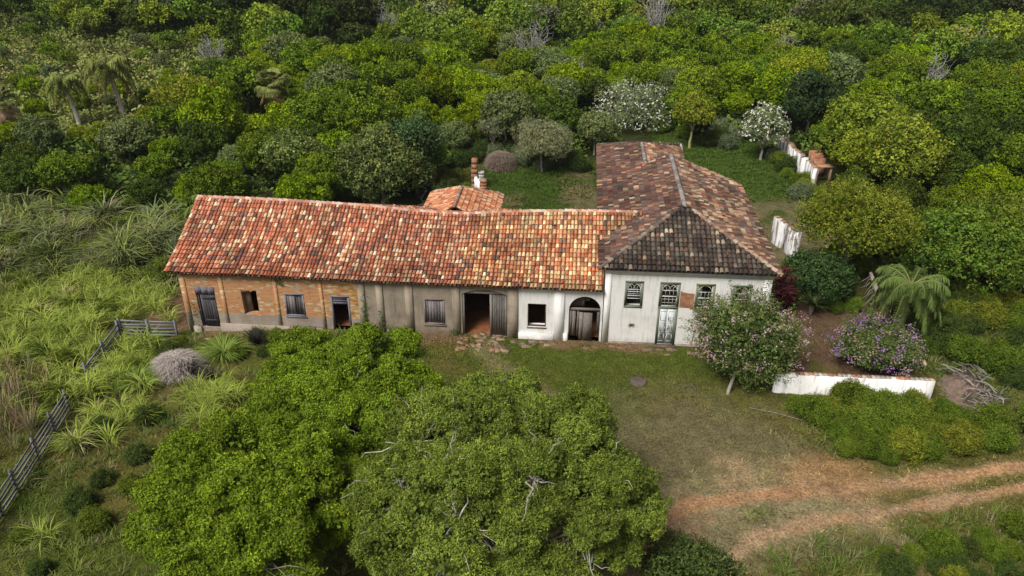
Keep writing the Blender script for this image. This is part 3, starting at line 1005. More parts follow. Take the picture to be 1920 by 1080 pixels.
b = MB(); b.box(.46, 8.64, 4.2, 4.4, -.3, 4.6, (.35, .3, .25)); b.box(.46, 8.64, .46, 12.4, 2.02, 2.1, (.12, .08, .06))
part(b, 'inner_partition', M['plain'], house)
for x0, x1 in ((.004, .34), (8.72, 9.12)):
    b = MB(); b.box(x0, x1, -.11, -.062, -.5, 4.55, (1, 1, 1)); part(b, 'corner_pilaster', M['white'], house)
b = MB(); b.box(-.03, 9.15, -.16, -.063, 4.57, 4.66); b.box(-.05, 9.17, -.22, -.063, 4.665, 4.86)
part(b, 'cornice', M['white'], house)
b = MB(); b.box(.36, 3.0, -.12, -.063, -.5, .10, (.24, .19, .15), j=.01); b.box(4.26, 8.7, -.12, -.063, -.5, .12, (.26, .22, .18), j=.01)
part(b, 'plinth', M['stone'], house, label='damp stained stone foot of the white wall')
b = MB(); b.add([(4.22, -.068, 3.60), (4.34, -.068, 3.52), (4.6, -.068, 3.47), (5.0, -.068, 3.44), (5.03, -.068, 2.42), (4.86, -.068, 2.42), (4.84, -.068, 2.50), (4.5, -.068, 2.52), (4.22, -.068, 2.54)], [tuple(range(9))[::-1]])
part(b, 'bare_brick_patch', M['brick'], house, label='patch of bare orange brick between door and window')

FG = (.17, .20, .135); FW = (.72, .72, .70)


def sash(x0, x1, z0, z1, fan=True, rows=3, cols=4, curtain=None, open_=0, name='window', z_split=None, lab=None, fcol=FG):
    y = -.085
    q = MB(); frame_bars(q, x0, x1, z0, z1, y, .12, .12, fcol)
    fr = part(q, name, M['paint'], house, label=lab)
    a, c_, e, f_ = x0 + .13, x1 - .13, z0 + .13, z1 - .13
    zt = z1 - .13 - (z1 - z0) * .26     # bottom of the fan
    zm = (e + zt) / 2 + .12
    s = MB(); y2 = y + .04; T = .03
    frame_bars(s, a, c_, zm, f_, y2, T, .03, FW)
    s.box(a + .035, c_ - .035, y2, y2 + T, zt, zt + .03, FW)
    cx = (a + c_) / 2; rw = (c_ - a) / 2 - .035; rz_ = f_ - zt - .06
    # fanlight arch and interlaced bars
    N = 14; ap = [(cx - rw * math.cos(math.pi * i / N), zt + .03 + rz_ * math.sin(math.pi * i / N)) for i in range(N + 1)]
    for p, r_ in zip(ap[:-1], ap[1:]): s.beam((p[0], y2 + .014, p[1]), (r_[0], y2 + .014, r_[1]), T * .9, .022, FW, up=(0, 1, 0))
    if fan:
        for sg in (-1, 1):
            for fr_ in (.5, 1.0):
                for i in range(6):
                    t0, t1 = i / 6 * math.pi / 2, (i + 1) / 6 * math.pi / 2
                    ox = cx + sg * rw
                    p = (ox - sg * rw * fr_ * 1.15 * math.cos(t0), zt + .03 + rz_ * .95 * math.sin(t0) * (.75 + .25 * fr_))
                    r_ = (ox - sg * rw * fr_ * 1.15 * math.cos(t1), zt + .03 + rz_ * .95 * math.sin(t1) * (.75 + .25 * fr_))
                    s.beam((p[0], y2 + .012, p[1]), (r_[0], y2 + .012, r_[1]), T * .6, .012, FW, up=(0, 1, 0))
    for i in range(1, cols): s.box(a + (c_ - a) * i / cols - .006, a + (c_ - a) * i / cols + .006, y2 + .004, y2 + T - .004, zm + .035, zt, FW)
    o = s.build('upper_sash', M['paint']); o.parent = fr
    lo = e + open_; s = MB(); y3 = y2 + T + .008; top = zm + .03 + open_ * .55
    frame_bars(s, a, c_, lo, top, y3, T, .03, FW)
    for i in range(1, cols): s.box(a + (c_ - a) * i / cols - .006, a + (c_ - a) * i / cols + .006, y3 + .004, y3 + T - .004, lo + .035, top - .035, FW)
    for i in range(1, rows): s.box(a + .035, c_ - .035, y3 + .006, y3 + T - .006, lo + (top - lo) * i / rows - .006, lo + (top - lo) * i / rows + .006, FW)
    o = s.build('lower_sash', M['paint']); o.parent = fr
    s = MB(); s.add([(a, y3 + T + .01, lo), (c_, y3 + T + .01, lo), (c_, y3 + T + .01, f_), (a, y3 + T + .01, f_)], [(0, 1, 2, 3)])
    o = s.build('pane', M['glass']); o.parent = fr
    if curtain:
        s = MB()
        for (p, r_, z_a, z_b) in curtain: s.box(p, r_, .16, .19, z_a, z_b, (.50, .52, .55))
        o = s.build('inner_shutter', M['paint']); o.parent = fr
    return fr


sash(*WN[0], open_=.42, lab='sash window above the first vent, lower sash half raised', curtain=[(1.22, 1.36, 2.9, 3.95)])
sash(*WN[1], fan=False, curtain=[(5.10, 5.42, 2.45, 4.05)], lab='sash window beside the bare brick patch, pale shutter inside', fcol=(.22, .24, .12))
sash(*WN[2], fan=False, cols=3, curtain=[(7.60, 8.05, 2.9, 4.05)], lab='sash window partly behind the flowering tree')
# door with sash over it
q = MB(); frame_bars(q, 3.05, 4.18, .02, 2.42, -.085, .12, .12, FG, bottom=False, top=False)
dr = part(q, 'front_door_frame', M['paint'], house)
q = MB(); q.box(3.18, 3.612, -.05, -.01, .1, 2.40, (.62, .66, .66)); q.box(3.618, 4.05, -.05, -.01, .1, 2.40, (.64, .68, .68))
for xa in (3.24, 3.68):
    for za, zb in ((.25, .75), (.88, 1.5), (1.62, 2.25)):
        frame_bars(q, xa, xa + .31, za, zb, -.062, .011, .03, (.55, .59, .59))
for k in range(14): q.box(*(lambda x_, z_: (x_, x_ + .03, -.066, -.0505, z_, z_ + rg.uniform(.1, .5)))(rg.uniform(3.3, 3.95), rg.uniform(.3, 1.6)), (.20, .20, .18))
dd = q.build('front_door', M['paint']); dd['label'] = 'pale blue grey panelled door with flaking paint'; dd.parent = dr
q = MB(); q.box(2.98, 4.24, -.36, -.09, -.05, .06, (.14, .10, .075), j=.015); o = q.build('doorstep', M['stone']); o.parent = dr
sash(3.05, 4.18, 2.43, 4.12, name='door_window', lab='sash window with fanlight set over the front door')
for x in (1.65, 5.565):
    z = 1.2; q = MB()
    an = np.linspace(0, 2 * math.pi, 25)[:-1]
    outer = [(x + .185 * math.cos(t), -.075, z + .135 * math.sin(t)) for t in an]
    ring_i = [(x + .17 * math.cos(t), -.075, z + .12 * math.sin(t)) for t in an]
    # plaster surround filling the square opening up to the oval
    sq = [(x + max(-.19, min(.19, .4 * math.cos(t))), -.075, z + max(-.14, min(.14, .4 * math.sin(t)))) for t in an]
    v = sq + ring_i; n = 24
    q.add(v, [(i, (i + 1) % n, n + (i + 1) % n, n + i) for i in range(n)], (.62, .58, .52))
    vn = part(q, 'vent', M['plain'], house)
    s = MB()
    if x < 3:
        for t in (0, 1.05, 2.1): s.beam((x - .17 * math.cos(t), -.05, z - .12 * math.sin(t)), (x + .17 * math.cos(t), -.05, z + .12 * math.sin(t)), .02, .02, (.1, .09, .08), up=(0, 1, 0))
    if x < 3:
        o = s.build('vent_grille', M['plain']); o.parent = vn
q = MB()
q.tube([(5.27, -.08, 1.06), (5.2, -.09, .6), (5.16, -.1, .1)], .018, 5, (.12, .12, .12))
part(q, 'drain_pipe', M['plain'], house)
q = MB()
q.tube([(5.0, -.08, 1.63), (5.25, -.085, 1.5), (5.6, -.085, 1.52), (5.9, -.085, 1.62)], .012, 4, (.12, .11, .11))
part(q, 'loose_cable', M['plain'], house)
q = MB()
q.tube([(6.2, -.08, 3.0), (6.5, -.085, 2.85), (6.9, -.085, 2.72), (7.05, -.085, 2.75)], .012, 4, (.12, .11, .11))
part(q, 'loose_cable', M['plain'], house)

# hipped roof
rf = MB()
DC = (.07, .045, .038)
zh = lambda x, y: float(zhouse(x, y)) + .03 * (float(vnoise(x, y, 2.0, 6)) - .5)
deck(rf, [(-.35, -.33), (9.45, -.33), (4.55, 4.57), (4.55, 4.57)], zh, DC)
deck(rf, [(-.35, -.33), (4.55, 4.57), (4.55, 13.3), (-.35, 13.3)], zh, DC)
deck(rf, [(9.45, -.33), (4.55, 4.57), (4.55, 13.3), (9.45, 13.3)], zh, DC)
zl = lambda x, y: 4.92 + min(x + .35, 6.1 - x, 21.4 - y) * .405
deck(rf, [(-.35, 13.3), (2.875, 13.3), (2.875, 18.2), (-.35, 21.4)], zl, DC)
deck(rf, [(6.1, 13.2), (2.875, 13.2), (2.875, 18.2), (6.1, 21.4)], zl, DC)
deck(rf, [(-.35, 21.4), (6.1, 21.4), (2.875, 18.2), (2.875, 18.2)], zl, DC)
tile_face(rf, (-.35, -.38), (1, 0), (0, 1), 9.8, 4.95, zh, lambda u, d: d - .05 < min(u, 9.8 - u) + .05, col_house('front'), .26)


def ins_l(u, d):      # u along +y from the front corner
    y = -.33 + u; x = -.35 + d
    if d > 4.85: return False
    if u < d - .05: return False
    if y > 13.3 and d > 3.15: return False
    if y > 21.4 - d: return False
    if x < 3.2 and y < 10.9 and float(wing_z(min(x, 3), y + .38 if y < 5.2 else 10.8 - y)) > float(zhouse(x, y)) + .05 and -.35 < y: return False
    return True


zL = lambda x, y: zh(x, y) if y < 13.3 else zl(x, y)
tile_face(rf, (-.40, -.33), (0, 1), (1, 0), 21.7, 4.95, zL, ins_l, col_house('left'), .25)
tile_face(rf, (9.50, -.33), (0, 1), (-1, 0), 13.6, 4.95, zh, lambda u, d: d < 4.85 and u > d - .05, col_house('right'), .25)
tile_face(rf, (6.15, 13.2), (0, 1), (-1, 0), 8.2, 3.25, zl, lambda u, d: d < 3.15 and 13.2 + u < 21.4 - d, col_house('rearr'), .25)
tile_face(rf, (-.35, 21.45), (1, 0), (0, -1), 6.45, 3.25, zl, lambda u, d: d < min(u, 6.45 - u) + .05, col_house('rear'), .25)
hr = part(rf, 'roof', M['tile'], house, label='dark brown weathered barrel tiles, blackened on the front hip')
cp = MB(); MORT = lambda: pick([(.36, .32, .29), (.26, .22, .2), (.45, .42, .39)], [2, 1, 2])
HIPC = lambda: pick([(.15, .12, .10), (.10, .07, .06), (.30, .24, .19)], [2, 1, 1])
zc = lambda x, y, f=zh: (x, y, f(x, y) + .05)
caps(cp, [zc(4.55, y) for y in np.arange(4.4, 13.5, .5)], MORT, .15, mortar=(.42, .39, .37))
caps(cp, [zc(-.4 + t, -.38 + t) for t in np.arange(0, 4.95, .5)], HIPC, .13, mortar=(.16, .13, .11))
caps(cp, [zc(9.5 - t, -.38 + t) for t in np.arange(0, 4.95, .5)], lambda: pick([(.36, .22, .14), (.2, .13, .1), (.42, .32, .24)], [2, 1, 1]), .13, mortar=(.25, .19, .15))
caps(cp, [zc(2.875, y, zl) for y in np.arange(13.0, 18.3, .5)], MORT, .14, mortar=(.42, .39, .37))
caps(cp, [zc(2.875 - t, 18.2 + t, zl) for t in np.arange(0, 3.3, .4)], HIPC, .11)
caps(cp, [zc(2.875 + t, 18.2 + t, zl) for t in np.arange(0, 3.3, .4)], HIPC, .11)
caps(cp, [zc(x, 13.35) for x in np.arange(4.6, 9.6, .5)], lambda: pick([(.45, .3, .2), (.36, .2, .13)], [1, 1]), .11)
caps(cp, [zc(x, 13.35) for x in np.arange(4.5, 2.8, -.4)], lambda: pick([(.45, .3, .2), (.2, .12, .1)], [1, 1]), .11)
cp.tube([(2.72, 12.95, 6.25), (2.72, 13.15, 6.29)], .14, 7, (.55, .14, .07))
caps(cp, [(x, y, zh(x, y) + .07) for x, y in [(-.3 + t * 3.3, 2.1 + t * 3.1) for t in np.linspace(0, 1, 9)]], HIPC, .09)
o = cp.build('ridge_cap', M['tile']); o.parent = hr

# small annex behind the house
annex = thing('annex', 'small lean-to with dark tiles and a white verge behind the house', 'shed', (4.5, 22.6, 0))
b = MB(); b.box(2.2, 6.5, 21.5, 24.0, -.3, 3.4)
b.add([(6.46, 21.45, 3.38), (6.60, 21.45, 3.38), (6.60, 24.1, 3.38), (6.46, 24.1, 3.38), (6.46, 21.45, 3.72), (6.60, 21.45, 3.72), (6.60, 24.1, 4.36), (6.46, 24.1, 4.36)], [(0, 1, 5, 4), (1, 2, 6, 5), (2, 3, 7, 6), (3, 0, 4, 7), (4, 5, 6, 7)])
part(b, 'wall', M['white'], annex)
rf = MB(); za = lambda x, y: 3.55 + (y - 21.4) * .235
deck(rf, [(2.0, 21.42), (6.44, 21.42), (6.44, 24.2), (2.0, 24.2)], za, DC)
tile_face(rf, (2.0, 21.45), (1, 0), (0, 1), 4.4, 2.75, za, lambda u, d: True, col_house('rear'), .25)
part(rf, 'roof', M['tile'], annex)

# courtyard outbuilding with an orange hipped roof
ob = thing('outbuilding', 'low outbuilding with orange hipped tile roof tucked behind the long wing', 'outbuilding', (-9.8, 12.5, 0))
b = MB(); wall_x(b, -12.1, -7.5, -.3, 3.1, 14.1, .3); wall_x(b, 10.42, 14.1, -.3, 3.1, -12.1, .3, a='y'); wall_x(b, 10.42, 14.1, -.3, 3.1, -7.8, .3, a='y')
part(b, 'wall', M['white'], ob)
rf = MB(); zo = lambda x, y: 3.12 + min(x + 12.5, -7.2 - x, 14.75 - y) * .56
deck(rf, [(-12.5, 8.6), (-9.85, 8.6), (-9.85, 12.1), (-12.5, 14.75)], zo, (.2, .08, .05))
deck(rf, [(-7.2, 8.6), (-9.85, 8.6), (-9.85, 12.1), (-7.2, 14.75)], zo, (.2, .08, .05))
deck(rf, [(-12.5, 14.75), (-7.2, 14.75), (-9.85, 12.1), (-9.85, 12.1)], zo, (.2, .08, .05))
oc = lambda u, d, r: pick([(.52, .20, .09), (.60, .32, .18), (.45, .15, .08), (.64, .42, .27), (.25, .12, .09)], [3, 3, 2, 1.5, .7])
tile_face(rf, (-12.55, 8.6), (0, 1), (1, 0), 6.2, 2.7, zo, lambda u, d: d < 2.6 and 8.6 + u < 14.75 - d, oc)
tile_face(rf, (-7.15, 8.6), (0, 1), (-1, 0), 6.2, 2.7, zo, lambda u, d: d < 2.6 and 8.6 + u < 14.75 - d, oc)
tile_face(rf, (-12.5, 14.8), (1, 0), (0, -1), 5.3, 2.7, zo, lambda u, d: d < min(u, 5.3 - u) + .05, oc)
rr = part(rf, 'roof', M['tile'], ob)
cp = MB(); oc2 = lambda: pick([(.55, .3, .2), (.62, .45, .33)], [1, 1])
caps(cp, [(-9.85, y, zo(-9.85, y) + .06) for y in np.arange(8.5, 12.3, .5)], oc2, .13, mortar=(.3, .2, .15))
for sg in (-1, 1): caps(cp, [(-9.85 + sg * t, 12.1 + t, zo(-9.85 + sg * t, 12.1 + t) + .06) for t in np.arange(0, 2.7, .4)], oc2, .11)
o = cp.build('ridge_cap', M['tile']); o.parent = rr
#@@PART2
# ================================================================== COURTYARD THINGS
def brick_pillar(name, x, y, w_, h_, lab, mat, cat='pillar', col=(1, 1, 1), group=None):
    q = MB(); n = 6
    for i in range(n):
        s_ = 1 - .12 * i / n
        q.box(x - w_ / 2 * s_ + rg.uniform(-.02, .02), x + w_ / 2 * s_, y - w_ / 2 * s_, y + w_ / 2 * s_ + rg.uniform(-.02, .02), h_ * i / n - (.3 if i == 0 else -.001), h_ * (i + 1) / n, col, j=.015)
    return tag(q.build(name, mat), lab, cat, group)


brick_pillar('ruined_pillar', -10.55, 24.0, .55, 2.6, 'tall broken brick pillar standing behind the outbuilding', M['brick'])
brick_pillar('white_pillar', -10.0, 24.1, .5, 1.45, 'short whitewashed pillar stub beside the tall brick pillar', M['peel'])
brick_pillar('brick_stub', -9.55, 21.8, .62, 1.6, 'low jagged brick stub between pillars and orange roof', M['brick'])
q = MB()
for i in range(5): q.box(-10.5 + i * .2, -10.28 + i * .2, 22.2 + (4 - i) * .32, 22.6 + (4 - i) * .32, -.2, 1.1 - .12 * i, j=.04)
tag(q.build('ruined_wall', M['stone']), 'crumbling mossy wall fragment between the brick pillars', 'wall')
q = MB()
for i in range(6): q.box(-15.3 + rg.uniform(-.5, .5), -14.4 + rg.uniform(-.2, .3), 25 + i * .2, 25.5 + i * .2, -.2, .5 + rg.uniform(0, .9), (.9, .8, .7), j=.08)
tag(q.build('brick_ruin', M['brick']), 'heap of fallen brickwork beside the big round tree', 'ruin')
q = MB()
for i in range(26):
    a = np.array([rg.uniform(-14.6, -12.6), rg.uniform(19.5, 23), rg.uniform(.1, .9)]); d = np.array([rg.uniform(-1.4, 1.4), rg.uniform(-1.2, 1.2), rg.uniform(-.5, .7)])
    q.beam(a, a + d, .12, .1, np.array((.20, .18, .17)) * rg.uniform(.6, 1.4))
tag(q.build('timber_pile', M['wood']), 'tangle of collapsed grey roof timbers behind the outbuilding', 'timber pile', kind='stuff')
# low terrace wall and brown shed floor along the house side
q = MB(); q.box(-1.15, -.45, 14.5, 17.4, -.2, .55, (.34, .17, .10), j=.03); q.box(-1.0, -.1, 9.8, 14.4, -.2, .25, (.2, .17, .14), j=.03)
tag(q.build('side_terrace', M['stone']), 'low brick and stone terrace against the courtyard side of the white house', 'terrace')

# ================================================================== WALLS OF THE RIGHT YARDS
def capped_wall(name, pts, th, z0, ztop, lab, mat, capc, n_per=3.2, rag=.0, gap=None):
    t = thing(name, lab, 'wall', (pts[0][0], pts[0][1], 0))
    q = MB(); cp_ = MB()
    for (ax, ay), (bx, by) in zip(pts[:-1], pts[1:]):
        L = math.hypot(bx - ax, by - ay); ux, uy = (bx - ax) / L, (by - ay) / L; nx_, ny_ = -uy, ux
        ns = max(1, int(L / .5)); 
        us = np.linspace(0, L, ns + 1)
        zt = np.array([ztop(ax + ux * u, ay + uy * u) + rg.uniform(-rag, rag) for u in us])
        v = []
        for u, z in zip(us, zt):
            for sgn in (-1, 1):
                for zz in (z0, z): v.append((ax + ux * u + nx_ * th / 2 * sgn, ay + uy * u + ny_ * th / 2 * sgn, zz))
        f = []
        for i in range(ns):
            um = (us[i] + us[i + 1]) / 2
            if gap and gap[0] < um < gap[1]:
                continue
            a = i * 4; b_ = a + 4
            f += [(a, b_, b_ + 1, a + 1), (a + 2, a + 3, b_ + 3, b_ + 2), (a + 1, b_ + 1, b_ + 3, a + 3), (a, a + 1, a + 3, a + 2), (b_, b_ + 2, b_ + 3, b_ + 1)]
        q.add(v, f)
        k = int(L / .24)
        for i in range(k):
            u = (i + .5) * L / k
            if gap and gap[0] < u < gap[1]: continue
            if rg.random() < .06: continue
            z = float(np.interp(u, us, zt)); cx, cy = ax + ux * u, ay + uy * u
            hw = th / 2 + .012 + rg.uniform(-.03, .012)
            c_ = pick(capc, [1] * len(capc))
            w2 = L / k * .47
            v = []
            for zz in (z + .003, z + .024 + rg.uniform(0, .015)):
                for du, dn in ((-w2, -hw), (w2, -hw), (w2, hw), (-w2, hw)): v.append((cx + ux * du + nx_ * dn, cy + uy * du + ny_ * dn, zz))
            cp_.add(v, [(3, 2, 1, 0), (4, 5, 6, 7), (0, 1, 5, 4), (1, 2, 6, 5), (2, 3, 7, 6), (3, 0, 4, 7)], c_)
    part(q, 'masonry', mat, t)
    part(cp_, 'coping', M['tile'], t)
    return t


OR = [(.46, .22, .12), (.52, .34, .23), (.36, .18, .11), (.38, .32, .27), (.5, .44, .38)]
capped_wall('yard_wall', [(8.95, -4.22), (17.0, -4.15)], .26, -.7, lambda x, y: 1.22 - .004 * (x - 9), 'low whitewashed yard wall with thin orange coping and black stains', M['white_yard'], OR)
BRN = [(.30, .16, .10), (.36, .22, .15), (.46, .22, .11), (.22, .16, .13)]
capped_wall('garden_wall', [(13.75, 12.3), (12.75, 15.1)], .42, -.3, lambda x, y: 2.0, 'short freestanding whitewashed wall with brown brick top right of the roof', M['peel'], BRN, gap=(1.35, 1.85))
capped_wall('boundary_wall', [(18.35, 26.3), (17.9, 31), (17.5, 36.5)], .4, -.3, lambda x, y: 1.9 - .03 * (y - 26), 'ruined boundary wall with peeling whitewash streaks beside the white flowered tree', M['peel'], BRN, rag=.12, gap=(2.3, 2.8))
q = MB(); 
for i in range(7): q.box(18.85 + rg.uniform(0, .3), 19.9, 29.2 + i * .32, 29.55 + i * .32, -.2, 1.55 + rg.uniform(0, .35), (.62, .55, .48), j=.06)
tag(q.build('brick_bin', M['brick']), 'small broken brick enclosure behind the boundary wall', 'ruin')
q = MB(); q.box(18.7, 20.2, 27.4, 28.2, 1.5, 1.62, (.42, .22, .13), j=.04); q.box(18.8, 18.95, 27.5, 28.1, -.2, 1.495, (.3, .2, .14)); q.box(19.9, 20.05, 27.5, 28.1, -.2, 1.495, (.3, .2, .14))
tag(q.build('stone_bench', M['stone']), 'flat reddish slab on two supports by the boundary wall', 'slab')

# stone apron and rubble at the front
q = MB()
for i in range(64):
    x = rg.uniform(-5.2, 8.8) if i < 40 else rg.uniform(-24, -9)
    y = -.35 - abs(rg.normal(.25, .3)); s_ = rg.uniform(.14, .36)
    q.box(x - s_, x + s_, y - s_ * .55, y + s_ * .55, H(x, y) - .08, H(x, y) + rg.uniform(.0, .03), pick([(.17, .12, .075), (.21, .14, .09), (.14, .11, .07), (.25, .19, .13)], [2, 2, 2, 1]), rz=rg.uniform(-.3, .3), j=.03)
for i in range(60):
    x = rg.uniform(-8.3, -5.0); y = rg.uniform(-1.55, .25); s_ = rg.uniform(.1, .26)
    q.box(x - s_, x + s_, y - s_ * .7, y + s_ * .7, -.08, rg.uniform(.0, .05), pick([(.25, .17, .11), (.30, .22, .14), (.19, .14, .09), (.28, .15, .09)], [2, 2, 2, 1]), rz=rg.uniform(0, 3), j=.04)
tag(q.build('stone_paving', M['stone']), 'worn flat stones and rubble along the foot of the building front', 'paving', kind='stuff')


def disc(name, x, y, r, h_, c, lab, cat, ry=None):
    q = MB(); n = 20; z0 = H(x, y)
    an = np.linspace(0, 2 * math.pi, n + 1)[:-1]
    rr = r * (1 + rg.uniform(-.04, .04, n)); yy = ry or r
    lv = []
    for k, z in ((1.0, -.1), (1.0, h_ * .7), (.9, h_), (.35, h_ * 1.15)):
        lv += [(x + rr[i] * k * math.cos(an[i]), y + rr[i] * k * yy / r * math.sin(an[i]), z0 + z) for i in range(n)]
    f = [(a * n + i, a * n + (i + 1) % n, (a + 1) * n + (i + 1) % n, (a + 1) * n + i) for a in range(3) for i in range(n)]
    f.append(tuple(3 * n + i for i in range(n)))
    q.add(lv, f, c)
    tag(q.build(name, M['stone']), lab, cat)


disc('well_cover', 1.93, -4.0, .45, .10, (.11, .085, .07), 'round dark stone lid lying in the front lawn', 'lid')
q = MB(); an = np.linspace(0, 2 * math.pi, 22)
q.tube(np.column_stack([4.62 + .33 * np.cos(an), -4.45 + .26 * np.sin(an), H(4.6, -4.4) + .0 + .06 * np.sin(an)]), .06, 7, (.085, .08, .065), cap=False)
tag(q.build('discarded_ring', M['plain']), 'grey half sunk ring like an old tyre lying in the lawn near the pink tree', 'tyre')
q = MB(); q.tube([(x, y, H(x, y) + z) for x, y, z in ((7.5, -5.8, .02), (8.6, -6.2, .08), (9.8, -6.7, .12), (11.2, -7.4, .2))], .016, 5, (.30, .27, .21))
tag(q.build('fallen_pole', M['bark']), 'thin pale fallen pole lying in the grass toward the green shrubs', 'pole')
q = MB(); q.tube([(16.7, 6.2, 2.1), (17.0, 5.0, 1.2), (17.4, 3.7, .35)], [.1, .17, .2], 8, (.30, .26, .22))
for i in range(14):
    a = np.array([16.75 + rg.normal(0, .1), 6.0 - i * .12, 2.0 - i * .1]); q.tube(limb(a, a + (rg.uniform(-.9, -.2), rg.uniform(-.3, .3), -rg.uniform(.5, 1.0)), 4, .1), [.03, .025, .02, .01], 4, (.22, .19, .17))
tag(q.build('dead_palm_log', M['bark']), 'leaning dead palm log with shredded grey fronds beside the green palm', 'log')
q = MB(); q.tube([(17.35, -1.2, .5), (17.3, -2.0, .9), (17.1, -2.6, 1.1)], [.09, .1, .08], 7, (.42, .32, .2))
tag(q.build('broken_branch', M['bark']), 'pale broken branch leaning on the corner of the yard wall', 'branch')


# ================================================================== FENCES
def rail_fence(name, pts, hh, rails, lab, col=(.15, .155, .165), pw=.13, rh=.12, lean=.0, cat='fence', top=.45):
    t = thing(name, lab, cat, (pts[0][0], pts[0][1], H(*pts[0])))
    P3 = []
    for (ax, ay), (bx, by) in zip(pts[:-1], pts[1:]):
        L = math.hypot(bx - ax, by - ay); n = max(1, round(L / 1.9))
        for i in range(n): P3.append((ax + (bx - ax) * i / n, ay + (by - ay) * i / n))
    P3.append(pts[-1])
    for x, y in P3:
        q = MB(); z = H(x, y); q.box(x - pw / 2, x + pw / 2, y - pw / 2, y + pw / 2, z - .3, z + hh + .12, np.array(col) * rg.uniform(.8, 1.2), j=.015); part(q, 'post', M['wood'], t)
    for (ax, ay), (bx, by) in zip(P3[:-1], P3[1:]):
        q = MB()
        d = np.array([bx - ax, by - ay]); d /= np.linalg.norm(d); nn = np.array([-d[1], d[0]]) * (pw / 2 + .026)
        for k in range(rails):
            z = hh * (k + .7) / rails
            j = rg.normal(0, .02, 2)
            q.beam((ax + nn[0], ay + nn[1], H(ax, ay) + z + j[0]), (bx + nn[0], by + nn[1], H(bx, by) + z + j[1]), .05, rh, np.array(col) * rg.uniform(.75, 1.4))
        part(q, 'rail_panel', M['wood'], t)
    return t


rail_fence('board_gate', [(-28.9, -.95), (-25.45, -.85)], 1.15, 5, 'grey five rail board fence joining the brick gable end', (.19, .20, .21), rh=.10, pw=.10)
rail_fence('corner_fence', [(-28.95, -1.1), (-28.35, -5.6)], 1.1, 3, 'grey rail fence running forward from the corner through the cane', (.20, .21, .24), rh=.10, pw=.10)
rail_fence('cattle_fence', [(-27.8, -8.3), (-27.1, -12.1), (-26.7, -14.3), (-26.2, -17.2), (-25.8, -19.5)], 1.25, 5, 'weathered many railed cattle fence at the left edge', (.17, .165, .17), rh=.085, pw=.10)
q = MB(); q.beam((-28.6, -6.2, H(-28.6, -6.2) - .2), (-28.3, -6.6, H(-28, -6.5) + 1.0), .14, .14, (.10, .095, .10)); q.beam((-28.35, -6.6, H(-28, -6.6) + .75), (-27.5, -7.0, H(-28, -7) + .5), .08, .08, (.12, .11, .11))
tag(q.build('gate_post_stump', M['wood']), 'lone leaning dark post in the gap between the two left fences', 'post')

# ================================================================== STRAW HEAPS AND GRASSES
def blades(mb, base, az, L, lean, droop, wid, col, seg=4, cvar=.25):
    n = len(base); L = np.broadcast_to(L, (n,)); t = np.linspace(0, 1, seg + 1)
    dh = np.column_stack([np.cos(az), np.sin(az), np.zeros(n)]); sd_ = np.column_stack([-np.sin(az), np.cos(az), np.zeros(n)])
    hz = L[:, None] * (lean[:, None] * t + droop[:, None] * .6 * t ** 2)
    vz = L[:, None] * (t * (1 - .25 * lean[:, None]) - droop[:, None] * .55 * t ** 2.2)
    p = base[:, None] + dh[:, None] * hz[..., None] + np.array([0, 0, 1.]) * vz[..., None]
    wv = (wid * (1 - t ** 2) + .004)[None, :, None] * sd_[:, None] * .5 * (L / L.mean())[:, None, None]
    tw = rg.normal(0, .35, n)[:, None, None] * np.array([0, 0, 1.]) * (wid * (1 - t ** 2))[None, :, None] * .5
    v = np.stack([p - wv - tw, p + wv + tw], 2).reshape(-1, 3)
    m = (seg + 1) * 2
    f0 = np.array([(2 * k, 2 * k + 1, 2 * k + 3, 2 * k + 2) for k in range(seg)])
    f = (np.arange(n)[:, None, None] * m + f0).reshape(-1, 4)
    col = np.broadcast_to(np.asarray(col, float), (n, 3)) * rg.uniform(1 - cvar, 1 + cvar, (n, 1))
    mb.add(v, f, np.repeat(col, m, 0))


def heap(name, x, y, rx, ry, hh, col, lab, n=5200):
    z0 = H(x, y); q = MB()
    nr, na = 9, 26; V = []
    for i in range(nr + 1):
        a = i / nr * math.pi / 2
        for k in range(na):
            b_ = 2 * math.pi * k / na; s_ = 1 + .09 * math.sin(3 * b_ + x) + rg.uniform(-.03, .03)
            V.append((x + rx * .93 * math.cos(a) * math.cos(b_) * s_, y + ry * .93 * math.cos(a) * math.sin(b_) * s_, z0 - .1 + hh * .95 * math.sin(a) ** .9))
    q.add(V, [(i * na + k, i * na + (k + 1) % na, (i + 1) * na + (k + 1) % na, (i + 1) * na + k) for i in range(nr) for k in range(na)], np.array(col) * .6)
    d = rdir(n, 0.02); P_ = np.column_stack([x + d[:, 0] * rx, y + d[:, 1] * ry, z0 + d[:, 2] * hh - .08])
    az = np.arctan2(d[:, 1], d[:, 0]) + rg.normal(0, .9, n)
    blades(q, P_, az, rg.uniform(.15, .4, n), rg.uniform(.7, 1.2, n), rg.uniform(.9, 1.6, n), .018, col, 3, .35)
    return tag(q.build(name, M['straw']), lab, 'straw heap')


heap('straw_heap', -23.75, -4.3, 1.2, .95, 1.0, (.42, .36, .32), 'pale dry straw heap on the grass before the brick wall')
heap('straw_heap', -8.85, 29.2, 1.1, 1.0, 1.45, (.27, .21, .155), 'brown thatch like heap at the back of the courtyard')


def near_fence(x, y):
    return segd(x, y, [(-28.95, -1.1), (-28.35, -5.6)])


CANE = np.array([.40, .46, .085]); CANE2 = np.array([.22, .29, .045]); REED = np.array([.24, .29, .11]); STRAW = np.array([.42, .36, .20]); RUST = np.array([.33, .215, .14])


def scatter(n, x0, x1, y0, y1, dens):
    x = rg.uniform(x0, x1, n); y = rg.uniform(y0, y1, n)
    k = rg.random(n) < dens(x, y)
    return x[k], y[k]


